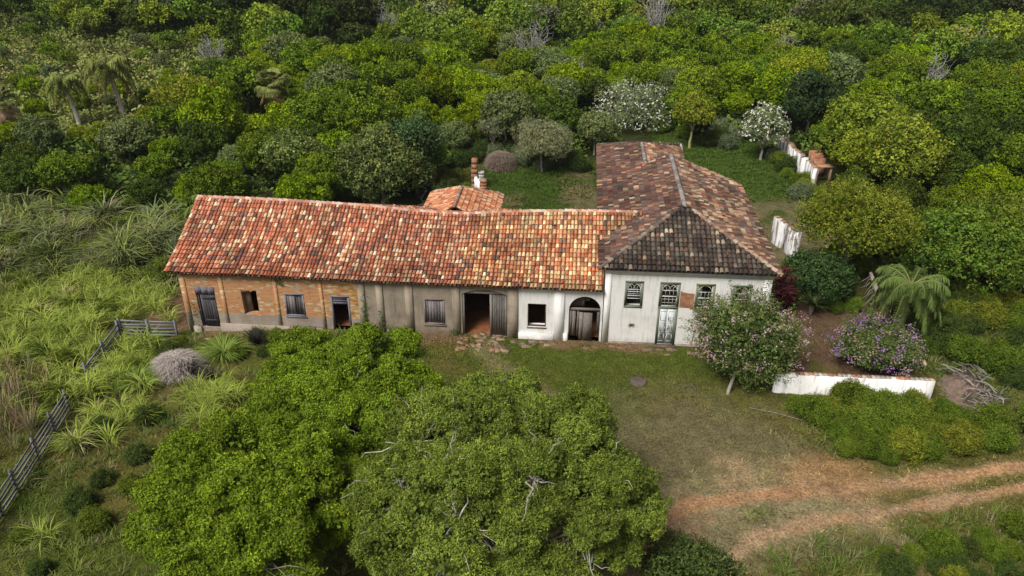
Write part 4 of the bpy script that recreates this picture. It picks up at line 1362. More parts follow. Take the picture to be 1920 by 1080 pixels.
def cane_field(name, n, box, dens, hgtr, nb, colf, lab, wid=.055, droop=(.5, 1.1), seg=4, lean=(.08, .5), rad=.22):
    x, y = scatter(n, *box, dens); m = len(x)
    q = MB()
    hs_ = rg.uniform(*hgtr, m) * (.7 + .6 * vnoise(x, y, 2.2, 33))
    cc = colf(x, y)
    idx = np.repeat(np.arange(m), nb); N = len(idx)
    a = rg.uniform(0, 2 * math.pi, N); r_ = rad * np.sqrt(rg.random(N))
    base = np.column_stack([x[idx] + r_ * np.cos(a), y[idx] + r_ * np.sin(a), np.zeros(N)])
    base[:, 2] = hgt(base[:, 0], base[:, 1]) - .03 + rg.uniform(0, .45, N) * hs_[idx] * (hgtr[1] > .9)
    blades(q, base, a + rg.normal(0, .5, N), hs_[idx] * rg.uniform(.55, 1.1, N) * (.75 if hgtr[1] > .9 else 1), rg.uniform(*lean, N), rg.uniform(*droop, N), wid, cc[idx], seg)
    return tag(q.build(name, M['leaf_plain']), lab, 'grass', kind='stuff')


def build_dens(x, y):
    return ~((x > -25.6) & (x < 9.6) & (y > -.25) & (y < 11))


def d_cane(x, y):
    n_ = fbm(x, y, 4, 41)
    a = (x < -25.8) & (y > -7) & (y < 6.5) & (x > -50) & ~((x > -28) & (y > 1.2))
    b_ = (x > -29) & (x < -24.3) & (y > -6.6) & (y < -1.5) & ~((x > -25.4) & (y > -5.5))
    c_ = (x > -27.6) & (x < -24.0 + 1.6 * n_) & (y < -7.3) & (y > -21)
    d_ = (np.hypot((x + 20.3) / 1.6, (y + 8.0) / 2.2) < 1)
    e = (x < -28.0) & (y < -5) & (y > -12)
    k = (a & (n_ > .33)) * .85 + b_ * .6 + (c_ & (n_ > .46)) * .4 + d_ * .6 + (e & (n_ > .5)) * .5
    return k * (near_fence(x, y) > .45) * (segd(x, y, [(-27.8, -8.3), (-26.7, -14.3), (-25.8, -19.5)]) > .5) * ~((y > -1.6) & (y < -.2) & (x > -29.2)) * build_dens(x, y)


def c_cane(x, y):
    t = vnoise(x, y, 1.6, 51)[:, None]; d = (rg.random(len(x)) < .015)[:, None]
    c = CANE * t + CANE2 * (1 - t); dk = sstep(-33, -40, x)[:, None] * .3
    return np.where(d, STRAW, c * (1 - dk))


cane_field('cane_grass', 2700, (-46, -18, -20, 7), d_cane, (.9, 1.8), 46, c_cane, 'bright yellow green arching cane grass spreading round the left fences', .027, (.6, 1.25))


def d_reed(x, y):
    n_ = fbm(x, y, 4, 61)
    return ((x < -26.3) & (y > 5.5) & (y < 13.5 - .08 * (x + 27) + 4 * (n_ - .5)) & (vnoise(x, y, 1.7, 64) > .45)) * .75 * sstep(-27.2, -29.0, x)


def c_reed(x, y):
    t = vnoise(x, y, 1.8, 52)[:, None]; k = rg.random(len(x))[:, None] * .9 + .1
    c = REED * t + REED * .5 * (1 - t)
    return np.where(k < .22, STRAW * .62, np.where(k > .8, CANE * .7, c))


cane_field('reed_bed', 2600, (-50, -26, 5, 20), d_reed, (1.7, 3.2), 34, c_reed, 'tall dull green and straw reeds between the gable and the wood', .06, (.6, 1.2))


def d_dry(x, y):
    a = np.hypot((x + 39.5) / 5.5, (y - 10) / 4.2) < 1
    b_ = np.hypot((x + 31) / 1.6, (y + 7.5) / 2.3) < 1
    c_ = np.hypot((x + 35) / 2.6, (y - 7.5) / 1.5) < 1
    d_ = np.hypot((x + 29.6) / 1.4, (y + 10.6) / 2.4) < 1
    return (a | b_ | c_ | d_) * .9


cane_field('dry_grass', 1500, (-47, -27, -14, 15), d_dry, (1.3, 2.2), 30, lambda x, y: np.where((rg.random(len(x)) < .45)[:, None], RUST, STRAW * .75), 'thin brown dry grass plumes among the green cane on the left', .02, (.1, .4), 3, (.05, .25))


# short rough grass: three zones, one sheet of blades each
def clearzone(x, y):
    return build_dens(x, y) & (np.minimum(segd(x, y, ROAD1), segd(x, y, ROAD2)) > .42)


def d_lawn(x, y):
    n_ = fbm(x, y, 1.6, 2); n1 = fbm(x, y, 5, 1)
    mid = sstep(9, 3, np.hypot((x - 5) / 1.15, (y + 10.5) / .95))
    tr = sstep(3.2, .5, segd(x, y, [(9, -12.4), (4, -14), (2, -18), (2, -25)]))
    k = (.25 + .9 * n_) * (1 - .75 * mid) * (1 - .9 * tr)
    k = k * ~((x > 9.2) & (x < 17) & (y > -4) & (y < 6) & (n1 < .5))
    return k * clearzone(x, y)


def c_lawn(x, y):
    return np.clip(ground_col(x, y) * np.array([1.45, 1.5, 1.15]), 0, .5) * (.8 + .5 * vnoise(x, y, .9, 77))[:, None]


cane_field('lawn_grass', 42000, (-30, 24, -22, 0), d_lawn, (.10, .22), 7, c_lawn, 'short green and straw coloured lawn grass in front of the building', .03, (.3, .9), 2, (.2, 1.0), .22)
cane_field('courtyard_grass', 14000, (-13, 18.5, 10, 44), lambda x, y: (1 - .85 * ((x > 9) & (y < 23) & (y > 11))) * build_dens(x, y) * ~((x > -.8) & (x < 6.5) & (y < 24.5)) * .8 * ((x < 1) | (x > 5)), (.18, .4), 7, lambda x, y: np.clip(ground_col(x, y) * np.array([1.35, 1.5, 1.0]), 0, .5), 'thick green grass in the courtyards behind the house', .05, (.3, .9), 2, (.2, .8), .3)


def d_weed(x, y):
    n_ = fbm(x, y, 3, 81)
    a = (x < -8) & (y < -4.5)
    b_ = (x > 6) & (y < -13.2 - .0 * x + .28 * (x - 6) * .6)
    c_ = (x > 17.6) & (y > -9) & (y < 6)
    d_ = (x > 9.5) & (y > -9.2) & (y < -4.6)
    e = (x > -26) & (x < -9) & (y > -3.6) & (y < -.6)
    return (a * (n_ > .42) * .5 + b_ * .9 + c_ * .9 + d_ * .8 + e * .8 * (n_ > .38)) * (np.minimum(segd(x, y, ROAD1), segd(x, y, ROAD2)) > .9) * (np.hypot((x + 23.75) / 1.5, (y + 4.3) / 1.2) > 1)


def c_weed(x, y):
    t = vnoise(x, y, 1.5, 91)[:, None]; k = rg.random(len(x))[:, None]
    c = np.array([.085, .145, .024]) * t + np.array([.17, .20, .045]) * (1 - t)
    return np.where(k < .14, np.array([.24, .20, .11]), c)


cane_field('tall_weeds', 15000, (-30, 27, -22, 6), d_weed, (.25, .6), 14, c_weed, 'knee high weeds and coarse grass round the edges of the clearing', .02, (.3, .9), 3, (.1, .6), .25)


# ================================================================== TREES
def proto_tree(R_, hh, nl, npl, ls, col, tip=None, trunkc=BARK, r0=.14, zmin=-.3, rl=(.26, .42), flat=.72, aspect=.55, fill=.2, twigs=0, nlimb=7, cvar=.28, squash=.85, up=.2, cz=None):
    """crown mesh and trunk mesh with base at the origin"""
    rz_ = R_ * flat; cz = cz or hh - rz_ * .98
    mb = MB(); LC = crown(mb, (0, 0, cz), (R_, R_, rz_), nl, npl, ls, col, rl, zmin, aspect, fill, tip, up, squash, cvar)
    LC = LC[np.argsort(-LC[:, 2])]; rg.shuffle(LC)
    return mb.mesh('crown', M['leaf']), trunk_mesh(hh, r0, LC, trunkc, .32, nlimb, twigs).mesh('trunk', M['bark'])


def put(pr, name, lab, cat, x, y, s=1, sz=None, rz=None, group=None, parts=True, z=None):
    z = H(x, y) if z is None else z
    cr, tk = pr; sz = sz or s
    if parts:
        t = thing(name, lab, cat, (x, y, z), rnd.uniform(0, 6.28) if rz is None else rz, group)
        t.scale = (s, s, sz)
        for nm, me in (('trunk', tk), ('crown', cr)):
            if me is None: continue
            o = bpy.data.objects.new(nm, me); C.objects.link(o); o.parent = t
        return t
    o = bpy.data.objects.new(name, cr); C.objects.link(o)
    o.location = (x, y, z); o.rotation_euler = (0, 0, rnd.uniform(0, 6.28)); o.scale = (s, s, sz)
    return tag(o, lab, cat, group)


COL = {'bright': ((.150, .225, .016), (.240, .320, .026)), 'mid': ((.100, .158, .018), (.165, .232, .026)), 'dark': ((.058, .092, .016), (.095, .138, .023)),
       'grey': ((.135, .175, .062), (.20, .24, .09)), 'olive': ((.160, .210, .024), (.245, .290, .034))}
protos = {}
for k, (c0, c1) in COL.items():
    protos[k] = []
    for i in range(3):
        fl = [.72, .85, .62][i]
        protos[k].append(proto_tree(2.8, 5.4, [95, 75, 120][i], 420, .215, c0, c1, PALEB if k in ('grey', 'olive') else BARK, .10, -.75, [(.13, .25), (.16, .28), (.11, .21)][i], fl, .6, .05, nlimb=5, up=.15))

# ---- hand placed trees
def one(name, lab, cat, x, y, R_, hh, col, tip, **kw):
    g_ = kw.pop('group', None)
    return put(proto_tree(R_, hh, kw.pop('nl', 40), kw.pop('npl', 180), kw.pop('ls', .2), col, tip, **kw), name, lab, cat, x, y, 1, group=g_)


GG = (.125, .160, .042); GG2 = (.20, .245, .075)
one('round_tree', 'compact grey green tree behind the left part of the long roof', 'tree', -24.9, 20.5, 2.4, 6.2, GG, GG2, nl=46, npl=200, ls=.22, flat=1.1, rl=(.3, .42))
one('round_tree', 'broad dense grey green tree close behind the middle of the long roof', 'tree', -17.6, 20.0, 3.7, 6.7, (.10, .15, .048), GG2, nl=60, npl=230, ls=.23, flat=.95, rl=(.28, .42))
one('round_tree', 'dark green tree merged behind the broad grey green one left of the courtyard', 'tree', -15.2, 21.9, 2.4, 7.0, (0.058, 0.102, 0.036), (0.096, 0.154, 0.058), nl=40, npl=200, ls=.22, flat=1.3, rl=(.3, .42))
one('feathery_tree', 'wispy pale olive tree with thin stems at the back of the courtyard', 'tree', -5.0, 28.3, 2.75, 4.8, (.25, .27, .13), (.31, .33, .18), nl=46, npl=300, ls=.16, aspect=.2, flat=.72, trunkc=GREYB, r0=.09, nlimb=12, fill=.3)
one('feathery_shrub', 'thin pale grey green sapling left of the wispy courtyard tree', 'tree', -9.7, 32.0, 1.4, 4.6, (0.179, 0.198, 0.102), (0.218, 0.243, 0.128), nl=18, npl=150, ls=.16, aspect=.25, flat=1.2, trunkc=GREYB, r0=.06)
one('yellow_green_tree', 'small yellow green tree with two pale trunks behind the tiled house', 'tree', 9.0, 36.5, 2.0, 5.3, (0.166, 0.211, 0.026), (0.243, 0.269, 0.038), nl=30, npl=150, ls=.24, flat=.85, trunkc=(0.410, 0.384, 0.154), r0=.12)
one('dark_round_tree', 'nearly black green rounded tree behind the boundary wall', 'tree', 20.3, 38.5, 2.9, 7.3, (0.033, 0.056, 0.019), (0.051, 0.077, 0.026), nl=50, npl=170, ls=.26, flat=1.05)
one('yellow_crown_tree', 'bright yellow green crown rising behind the nearly black tree', 'tree', 20.0, 43.5, 3.0, 7.6, (0.179, 0.230, 0.023), (0.307, 0.346, 0.038), nl=44, npl=150, ls=.26, flat=.8)
one('leafy_tree', 'large bright green leafy tree right of the boundary wall', 'tree', 23.4, 31.5, 4.3, 7.2, (0.160, 0.224, 0.028), (0.243, 0.307, 0.045), nl=70, npl=190, ls=.27, flat=.8, rl=(.2, .34))
one('leafy_tree', 'bright green tree in front of the large one at the boundary wall', 'tree', 24.5, 24.5, 3.6, 6.2, (0.147, 0.205, 0.028), (0.243, 0.294, 0.045), nl=60, npl=180, ls=.26, flat=.75, rl=(.22, .36))
one('fine_leaved_tree', 'big spreading fine leaved yellow green tree beside the right roof corner', 'tree', 15.9, 8.4, 4.3, 7.2, (0.141, 0.192, 0.026), (0.256, 0.294, 0.045), nl=80, npl=330, ls=.15, aspect=.4, flat=.7, rl=(.2, .33))
one('dark_shrub_tree', 'dark glossy tree filling the shade below the fine leaved tree', 'tree', 13.6, 5.9, 2.1, 3.3, (0.036, 0.067, 0.020), (0.058, 0.096, 0.031), nl=46, npl=230, ls=.17, flat=.78)
one('leafy_tree', 'mid green tree behind the palm at the right yard', 'tree', 22.0, 7.6, 3.5, 6.0, (0.102, 0.160, 0.026), (0.166, 0.230, 0.036), nl=56, npl=200, ls=.21, flat=.8)
one('leafy_tree', 'olive green tree at the right edge above the weeds', 'tree', 26.2, 9.5, 3.6, 6.2, (0.128, 0.160, 0.026), (0.205, 0.243, 0.032), nl=56, npl=200, ls=.21, flat=.8)
one('umbrella_tree', 'flat topped yellow green tree with bare pale limbs below, left wood', 'tree', -38.5, 31.0, 3.6, 6.8, (0.166, 0.192, 0.026), (0.218, 0.250, 0.032), nl=40, npl=130, ls=.25, flat=.36, zmin=-.05, trunkc=PALEB, r0=.16, nlimb=12)

# white flowered frangipani
def frangipani(name, lab, x, y, R_, hh, nfl, flat):
    t = thing(name, lab, 'tree', (x, y, H(x, y)))
    mb = MB(); rz_ = R_ * flat; cz = hh - rz_
    LC = crown(mb, (0, 0, cz), (R_, R_, rz_), 60, 170, .19, (.20, .25, .11), (.2, .34), -.5, .4, .1, (.28, .33, .17), .3)
    o = mb.build('crown', M['leaf_plain']); o.parent = t
    o = trunk_mesh(hh, .12, LC, (.36, .34, .31), .18, 26, 2).build('trunk', M['bark']); o.parent = t
    q = MB(); d = rdir(nfl, -.35); P_ = d * np.array([R_, R_, rz_]) * rg.uniform(.93, 1.1, (nfl, 1)) + (0, 0, cz)
    for k in range(4): leaves(q, P_ + rg.normal(0, .05, P_.shape), d + rg.normal(0, .6, d.shape) + (0, 0, .5), .13, (.78, .76, .66), .9, .06)
    o = q.build('blossom', M['flower']); o.parent = t; tag(o, kind='stuff')


frangipani('frangipani', 'broad dome tree dotted with white blossom behind the tiled house', 3.8, 42.2, 4.1, 4.9, 330, .72)
frangipani('frangipani', 'upright tree with grey stems and white blossom beside the boundary wall', 15.2, 33.4, 2.1, 5.4, 170, 1.1)


# pink flowered trees
def pinktree(name, lab, cx, cy, R_, hh, base, flat, zmin, pinks, nf, tr=True):
    t = thing(name, lab, 'flowering tree', (base[0], base[1], H(*base)))
    ox, oy = cx - base[0], cy - base[1]
    mb = MB(); rz_ = R_ * flat; cz = hh - rz_ - H(*base)
    LC = crown(mb, (ox, oy, cz), (R_, R_ * .95, rz_), 110, 330, .12, (.10, .15, .035), (.16, .27), zmin, .5, .22, (.19, .225, .07), .3, .85, .35)
    for k in range(26):
        d = rdir(1, .0)[0]; a = np.array([ox, oy, cz]) + d * np.array([R_, R_, rz_]) * .8; e = a + d * R_ * rg.uniform(.25, .42) + (0, 0, .15)
        n_ = 60; tt = rg.random((n_, 1)); leaves(mb, a + (e - a) * tt + rg.normal(0, .07, (n_, 3)), rdir(n_), .10, (.11, .15, .04))
    o = mb.build('crown', M['leaf_plain']); o.parent = t
    q = MB(); q.tube(limb((0, 0, -.3), (ox * .5, oy * .5, cz * .8), 5, .05), [.11, .10, .09, .08, .07], 7, (.30, .27, .22))
    for c_ in LC[:16]: q.tube(limb((ox * .5, oy * .5, cz * .75), c_, 6, .15), np.linspace(.06, .015, 6), 5, (.30, .27, .23))
    o = q.build('trunk', M['bark']); o.parent = t
    q = MB()
    nc = int(nf / 16); d = rdir(nc, zmin); d[:, 2] = np.abs(d[:, 2]) * .8 + d[:, 2] * .2
    cl = np.array([ox, oy, cz]) + d * np.array([R_, R_ * .95, rz_]) * rg.uniform(.86, 1.03, (nc, 1))
    cols = np.array([pinks[i] for i in rg.choice(len(pinks), nc)])
    idx = np.repeat(np.arange(nc), 16)
    leaves(q, cl[idx] + rg.normal(0, .13, (len(idx), 3)), d[idx] + rg.normal(0, .7, (len(idx), 3)), .085, cols[idx], .9, .15)
    o = q.build('blossom', M['flower']); o.parent = t; tag(o, kind='stuff')


pinktree('flowering_tree', 'round tree covered with faded pink blossom in front of the white house', 7.65, -2.9, 3.35, 4.75, (6.5, -4.8), .74, -.9, [(.45, .30, .28), (.52, .36, .36), (.50, .26, .42), (.40, .30, .22), (.50, .38, .38)], 1900)
pinktree('flowering_bush', 'wide bush with purple and faded pink blossom inside the yard wall', 15.0, -1.1, 2.55, 2.75, (15.2, -1.0), .72, -.1, [(.42, .28, .27), (.36, .18, .46), (.46, .33, .38), (.40, .30, .22), (.34, .22, .42)], 1900)

# ---- the two kinds of big trees in the foreground
def big_tree(name, lab, x, y, R_, hh, col, tip, nl, npl, ls, flat, barkc, nb, aspect=.5, rl=(.16, .26), r0=.3, bare=0, zmin=-.2, lean=(0, 0), clumps=40, crng=(.18, .31)):
    t = thing(name, lab, 'tree', (x, y, H(x, y)))
    rz_ = R_ * flat; cz = hh - rz_; mb = MB()
    cen = np.array([lean[0], lean[1], cz])
    # two storeys of lobes give layered tufts with gaps
    nc_ = int(clumps); LCs = []; gi = (np.arange(nc_) + .5) / nc_
    zz_ = 1 - gi * (1 - zmin); az_ = np.arange(nc_) * 2.39996 + rg.uniform(-.3, .3, nc_); q_ = np.sqrt(1 - zz_ ** 2)
    for a_, z_, qq in zip(az_, zz_, q_):
        rc = R_ * rg.uniform(*crng); kk_ = rg.uniform(.66, 1.0)
        c_ = cen + np.array([math.cos(a_) * qq * (R_ - rc * .6), math.sin(a_) * qq * (R_ - rc * .6), z_ * (rz_ - rc * .3)]) * kk_
        tone = rg.uniform(.78, 1.18)
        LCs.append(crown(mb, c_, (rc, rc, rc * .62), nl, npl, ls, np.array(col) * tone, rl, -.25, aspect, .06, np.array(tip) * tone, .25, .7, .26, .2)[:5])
    LC = np.concatenate(LCs)
    LC2 = crown(mb, cen - (0, 0, 1.2), (R_ * .74, R_ * .74, rz_ * .62), 46, 200, ls * 1.4, np.array(col) * .85, (.12, .2), zmin, aspect, .05, None, .4, .6)[:20]
    o = mb.build('crown', M['leaf_plain']); o.parent = t
    q = MB(); fk = np.array([.2, .1, hh * .3])
    q.tube(limb((0, 0, -.4), fk, 6, .04), np.linspace(r0 * 1.35, r0, 6), 10, barkc)
    mains = []
    for k in range(nb):
        a = 2 * math.pi * (k + rg.uniform(-.2, .2)) / nb; el = rg.uniform(.25, 1.25)
        e = cen + np.array([math.cos(a) * math.cos(el) * R_, math.sin(a) * math.cos(el) * R_, math.sin(el) * rz_]) * rg.uniform(.6, .76)
        p = limb(fk, e, 10, .13, .02); q.tube(p, np.linspace(r0 * .55, r0 * .12, 10), 7, barkc); mains.append(p)
    for c_ in np.concatenate([LC, LC2]):
        P_ = np.concatenate([m[3:] for m in mains]); s_ = P_[np.argmin(np.linalg.norm(P_ - c_, axis=1) + rg.uniform(0, .8, len(P_)))]
        out_ = (c_ - cen); out_ /= np.linalg.norm(out_) + 1e-6
        e = c_ + out_ * R_ * (rg.uniform(-.12, .02) if rg.random() > bare * 2.2 else rg.uniform(.03, .09))
        q.tube(limb(s_, e, 7, .2, .06), np.linspace(r0 * .13, r0 * .035, 7), 5, np.array(barkc) * rg.uniform(.7, 1.2))
        if rg.random() < bare:
            for _ in range(1):
                f_ = e + rdir(1, -.2)[0] * rg.uniform(.4, .9) + out_ * .05
                q.tube(limb(e - out_ * .3, f_, 6, .22, .08), np.linspace(r0 * .07, r0 * .025, 6), 4, np.array(barkc) * 1.05)
    o = q.build('trunk', M['bark']); o.parent = t
    return t


big_tree('old_tree', 'huge olive green tree with pale twisting branches showing through, front centre', -4.1, -18.2, 6.2, 8.3, (.150, .205, .032), (.235, .300, .042), 26, 520, .095, .62, (.42, .39, .33), 13, .36, (.16, .30), .26, .13, clumps=86, crng=(.13, .25))
big_tree('pinnate_tree', 'deep green tree with layered sprays left of the huge olive tree, nearer the building', -11.3, -12.9, 4.6, 7.4, (.140, .215, .012), (.220, .310, .022), 24, 620, .105, .74, (.30, .27, .22), 8, .42, (.18, .32), .18, .02, clumps=44)
big_tree('pinnate_tree', 'deep green tree with layered sprays at the bottom left of the tree group', -13.0, -18.9, 4.6, 7.0, (.140, .21, .012), (.220, .305, .022), 24, 620, .105, .68, (.30, .27, .22), 9, .42, (.18, .32), .18, .03, clumps=50)
one('small_tree', 'dark green young tree at the lower right flank of the huge olive tree', 'tree', 2.6, -19.9, 2.0, 4.2, (.065, .10, .028), (.10, .14, .04), nl=50, npl=280, ls=.12, flat=.9)

# ================================================================== PALMS
def frond(mb, base, az, L, rise, fall, nl, ll, wid, col, tcol=None):
    n = 12; t = np.linspace(0, 1, n)
    hz = L * (t * .95 - .18 * t ** 3 * fall); vz = L * (rise * t - fall * t ** 2)
    p = np.column_stack([math.cos(az) * hz, math.sin(az) * hz, vz]) + base
    mb.tube(p, np.linspace(.045, .01, n), 4, (.22, .24, .08))
    tt = np.linspace(.12, 1, nl); sd_ = np.array([-math.sin(az), math.cos(az), 0])
    P_ = np.column_stack([np.interp(tt, t, p[:, k]) for k in range(3)])
    fw_ = np.array([math.cos(az), math.sin(az), 0])
    for sg in (-1, 1):
        ln = ll * np.sin(np.clip(tt * .9 + .12, 0, 1) * math.pi) ** .5 * rg.uniform(.8, 1.1, nl)
        d = sd_ * sg * .75 + fw_ * .45 + rg.normal(0, .12, (nl, 3)); 
        m_ = P_ + d * ln[:, None] * .5 + np.array([0, 0, -.06]) * ln[:, None]
        e = P_ + d * ln[:, None] * .8 + np.array([0, 0, -.75]) * ln[:, None]
        w_ = fw_ * wid
        v = np.stack([P_ - w_ / 2, P_ + w_ / 2, m_ + w_ / 2, m_ - w_ / 2, e], 1).reshape(-1, 3)
        i = np.arange(nl)[:, None] * 5
        cc = np.repeat(np.asarray(col) * rg.uniform(.75, 1.3, (nl, 1)), 5, 0)
        mb.add(v, (i + np.array([[0, 1, 2, 3]])), cc)
        mb.f.append(i + np.array([[3, 2, 4]]) + mb.n - len(v))


def palm(name, lab, x, y, th, r_, L, nf, col, dead, trunkc, skirt=4, lean=(0, 0), cat='palm', wid=.035, nl=34, rise=(.25, 1.1), fall=(.7, 1.1), z0=None):
    t = thing(name, lab, cat, (x, y, H(x, y)))
    q = MB(); top = np.array([lean[0], lean[1], th])
    pts = np.array([(lean[0] * s_ * s_, lean[1] * s_ * s_, -.3 + (th + .3) * s_) for s_ in np.linspace(0, 1, 10)])
    q.tube(pts, r_ * (1.15 - .25 * np.linspace(0, 1, 10) + .06 * np.sin(np.arange(10) * 2.1)), 9, trunkc)
    q.tube([top - (0, 0, .3), top + (0, 0, .35)], [r_ * 1.2, r_ * .5], 8, (.20, .22, .08))
    o = q.build('trunk', M['bark']); o.parent = t
    q = MB()
    for k in range(nf):
        az = k * 2.399 + rg.uniform(-.15, .15); u = k / nf
        frond(q, top + (0, 0, .3), az, L * rg.uniform(.85, 1.05), rise[1] * (1 - u) + rise[0] * u, fall[0] + (fall[1] - fall[0]) * u, nl, L * .27, wid, np.array(col) * rg.uniform(.85, 1.15))
    o = q.build('crown', M['leaf_plain']); o.parent = t
    if skirt:
        q = MB()
        for k in range(skirt): frond(q, top, rg.uniform(0, 6.28), L * rg.uniform(.7, .95), -.2, 1.1, nl // 2, L * .2, wid, dead)
        o = q.build('dead_fronds', M['leaf_plain']); o.parent = t


palm('feather_palm', 'graceful green palm with drooping fronds beside the purple flowered bush', 17.6, 2.4, 2.9, .2, 2.75, 32, (.115, .165, .04), (.34, .29, .09), (.25, .21, .17), 5, nl=60, wid=.06, fall=(.9, 1.35))
palm('feather_palm', 'slim pale trunked palm, the shorter one in the left meadow', -53.7, 37.0, 5.0, .22, 2.6, 22, (.21, .25, .06), (.26, .22, .07), (.48, .46, .42), 5, (-.9, .4), wid=.13, nl=26, fall=(.9, 1.5))
palm('feather_palm', 'tall pale trunked palm, right of the shorter one in the left meadow', -51.4, 41.5, 5.4, .25, 3.4, 26, (.24, .27, .07), (.36, .22, .10), (.50, .48, .43), 8, (-1.0, .5), wid=.14, nl=28, fall=(.8, 1.3))


def fan_palm(name, lab, x, y, th, col, dead, nf=34, nd=26, L=1.9):
    t = thing(name, lab, 'palm', (x, y, H(x, y)))
    q = MB(); q.tube([(0, 0, -.3), (0, 0, th)], [.3, .24], 9, (.26, .22, .18)); o = q.build('trunk', M['bark']); o.parent = t
    for nm, n_, up_, cc in (('crown', nf, (-.2, 1.2), col), ('dead_fronds', nd, (-1.5, -.4), dead)):
        q = MB()
        for k in range(n_):
            az = rg.uniform(0, 6.28); el = rg.uniform(*up_); d = np.array([math.cos(az) * math.cos(el), math.sin(az) * math.cos(el), math.sin(el)])
            a = np.array([0, 0, th]); e = a + d * L * .5; m = 16
            q.tube([a, e], [.03, .02], 4, cc)
            sd_ = np.cross(d, (0, 0, 1)); sd_ /= np.linalg.norm(sd_) + 1e-6; u2 = np.cross(sd_, d)
            for i in range(m):
                b_ = (i / (m - 1) - .5) * 2.5; dd = d * math.cos(b_) + sd_ * math.sin(b_)
                f_ = e + dd * L * .48 * rg.uniform(.85, 1.1) - np.array([0, 0, .16 * L]); mid = e + dd * L * .28 + u2 * .05
                w_ = np.cross(dd, u2) * .07
                q.add([e, mid - w_, f_, mid + w_], [(0, 1, 2, 3)], np.array(cc) * rg.uniform(.7, 1.3))
        o = q.build(nm, M['leaf_plain']); o.parent = t


fan_palm('fan_palm', 'bushy fan palm with yellow and brown hanging leaves in the wood behind the long roof', -33.0, 38.5, 4.6, (.20, .22, .06), (.42, .29, .12), 44, 12, 2.3)
fan_palm('fan_palm', 'fan palm with a thick skirt of dead brown leaves at the left edge', -61.5, 36.5, 3.4, (.14, .15, .05), (.36, .25, .15), 24, 26, 2.2)
palm('young_palm', 'young palm with limp hanging fronds behind the far left gable', -28.6, 11.6, 2.6, .1, 2.3, 9, (.17, .22, .055), (.3, .25, .1), (.2, .2, .1), 0, nl=26, wid=.08, fall=(1.2, 1.9), rise=(.6, 1.5))


def rosette(name, lab, cat, x, y, n, L, col, wid, elr, droop, z0=0.0, stems=None, mat='leaf_plain'):
    t = thing(name, lab, cat, (x, y, H(x, y))); q = MB()
    if stems:
        s = MB()
        for sx_, sy_, hh in stems:
            s.tube(limb((0, 0, -.2), (sx_, sy_, hh), 5, .08), [.04, .035, .03, .025, .02], 5, (.22, .17, .13))
            for zz in np.linspace(hh * .45, hh, 6):
                m = n; az = rg.uniform(0, 6.28, m)
                blades(q, np.tile((sx_ * zz / hh, sy_ * zz / hh, zz), (m, 1)), az, rg.uniform(.6, 1.1, m) * L, rg.uniform(.4, 1.0, m), rg.uniform(.4, 1.2, m), wid, col, 3, .35)
        o = s.build('stem', M['bark']); o.parent = t
    else:
        m = n; az = rg.uniform(0, 6.28, m)
        blades(q, np.tile((0, 0, z0), (m, 1)) + rg.normal(0, .03, (m, 3)), az, rg.uniform(.75, 1.1, m) * L, rg.uniform(*elr, m), rg.uniform(*droop, m), wid, col, 6, .3)
        s = MB(); s.tube([(0, 0, -.2), (0, 0, z0 + .1)], [.16, .12], 8, (.15, .12, .1)); o = s.build('stem', M['bark']); o.parent = t
    o = q.build('foliage', M[mat]); o.parent = t


rosette('cycad', 'dark spiky rosette plant in the shade right of the white house', 'plant', 12.9, 4.2, 120, 1.5, (.07, .10, .03), .06, (.2, 1.0), (.2, .7), .6)
rosette('cordyline', 'tall maroon leaved plant at the right corner of the white house', 'plant', 10.95, 4.2, 14, .45, (.13, .035, .035), .10, None, None, 0, [(.0, 0, 3.0), (.45, .1, 2.5), (-.35, .2, 2.2), (.25, -.4, 1.9), (-.3, -.3, 1.5), (.6, -.2, 1.6), (.1, .4, 2.7)])
for i, (x, y, s_, lb) in enumerate(((-22.75, -4.9, 1.25, 'dark purple spiky clump growing in front of the pale straw heap'), (-21.3, -5.6, 1.0, 'low dark spiky clump right of the straw heap, farthest from the wall'), (-20.1, -1.9, 1.3, 'dark upright spiky clump near the small hole window'), (-17.5, -1.9, 1.2, 'dark spiky clump below the broken plank shutter'))):
    rosette('dark_clump', lb, 'plant', x, y, 110, s_, (.045, .042, .035), .05, (.1, .6), (.1, .6), 0)
for i, (x, y, s_, lb) in enumerate(((-21.5, -3.2, 1.8, 'arching bright green grass clump right of the straw heap'), (-25.3, -5.9, 1.6, 'pale striped grass clump left of the straw heap'))):
    rosette('grass_clump', lb, 'grass clump', x, y, 260, s_, (.20, .28, .05), .05, (.1, .6), (.6, 1.2), 0)

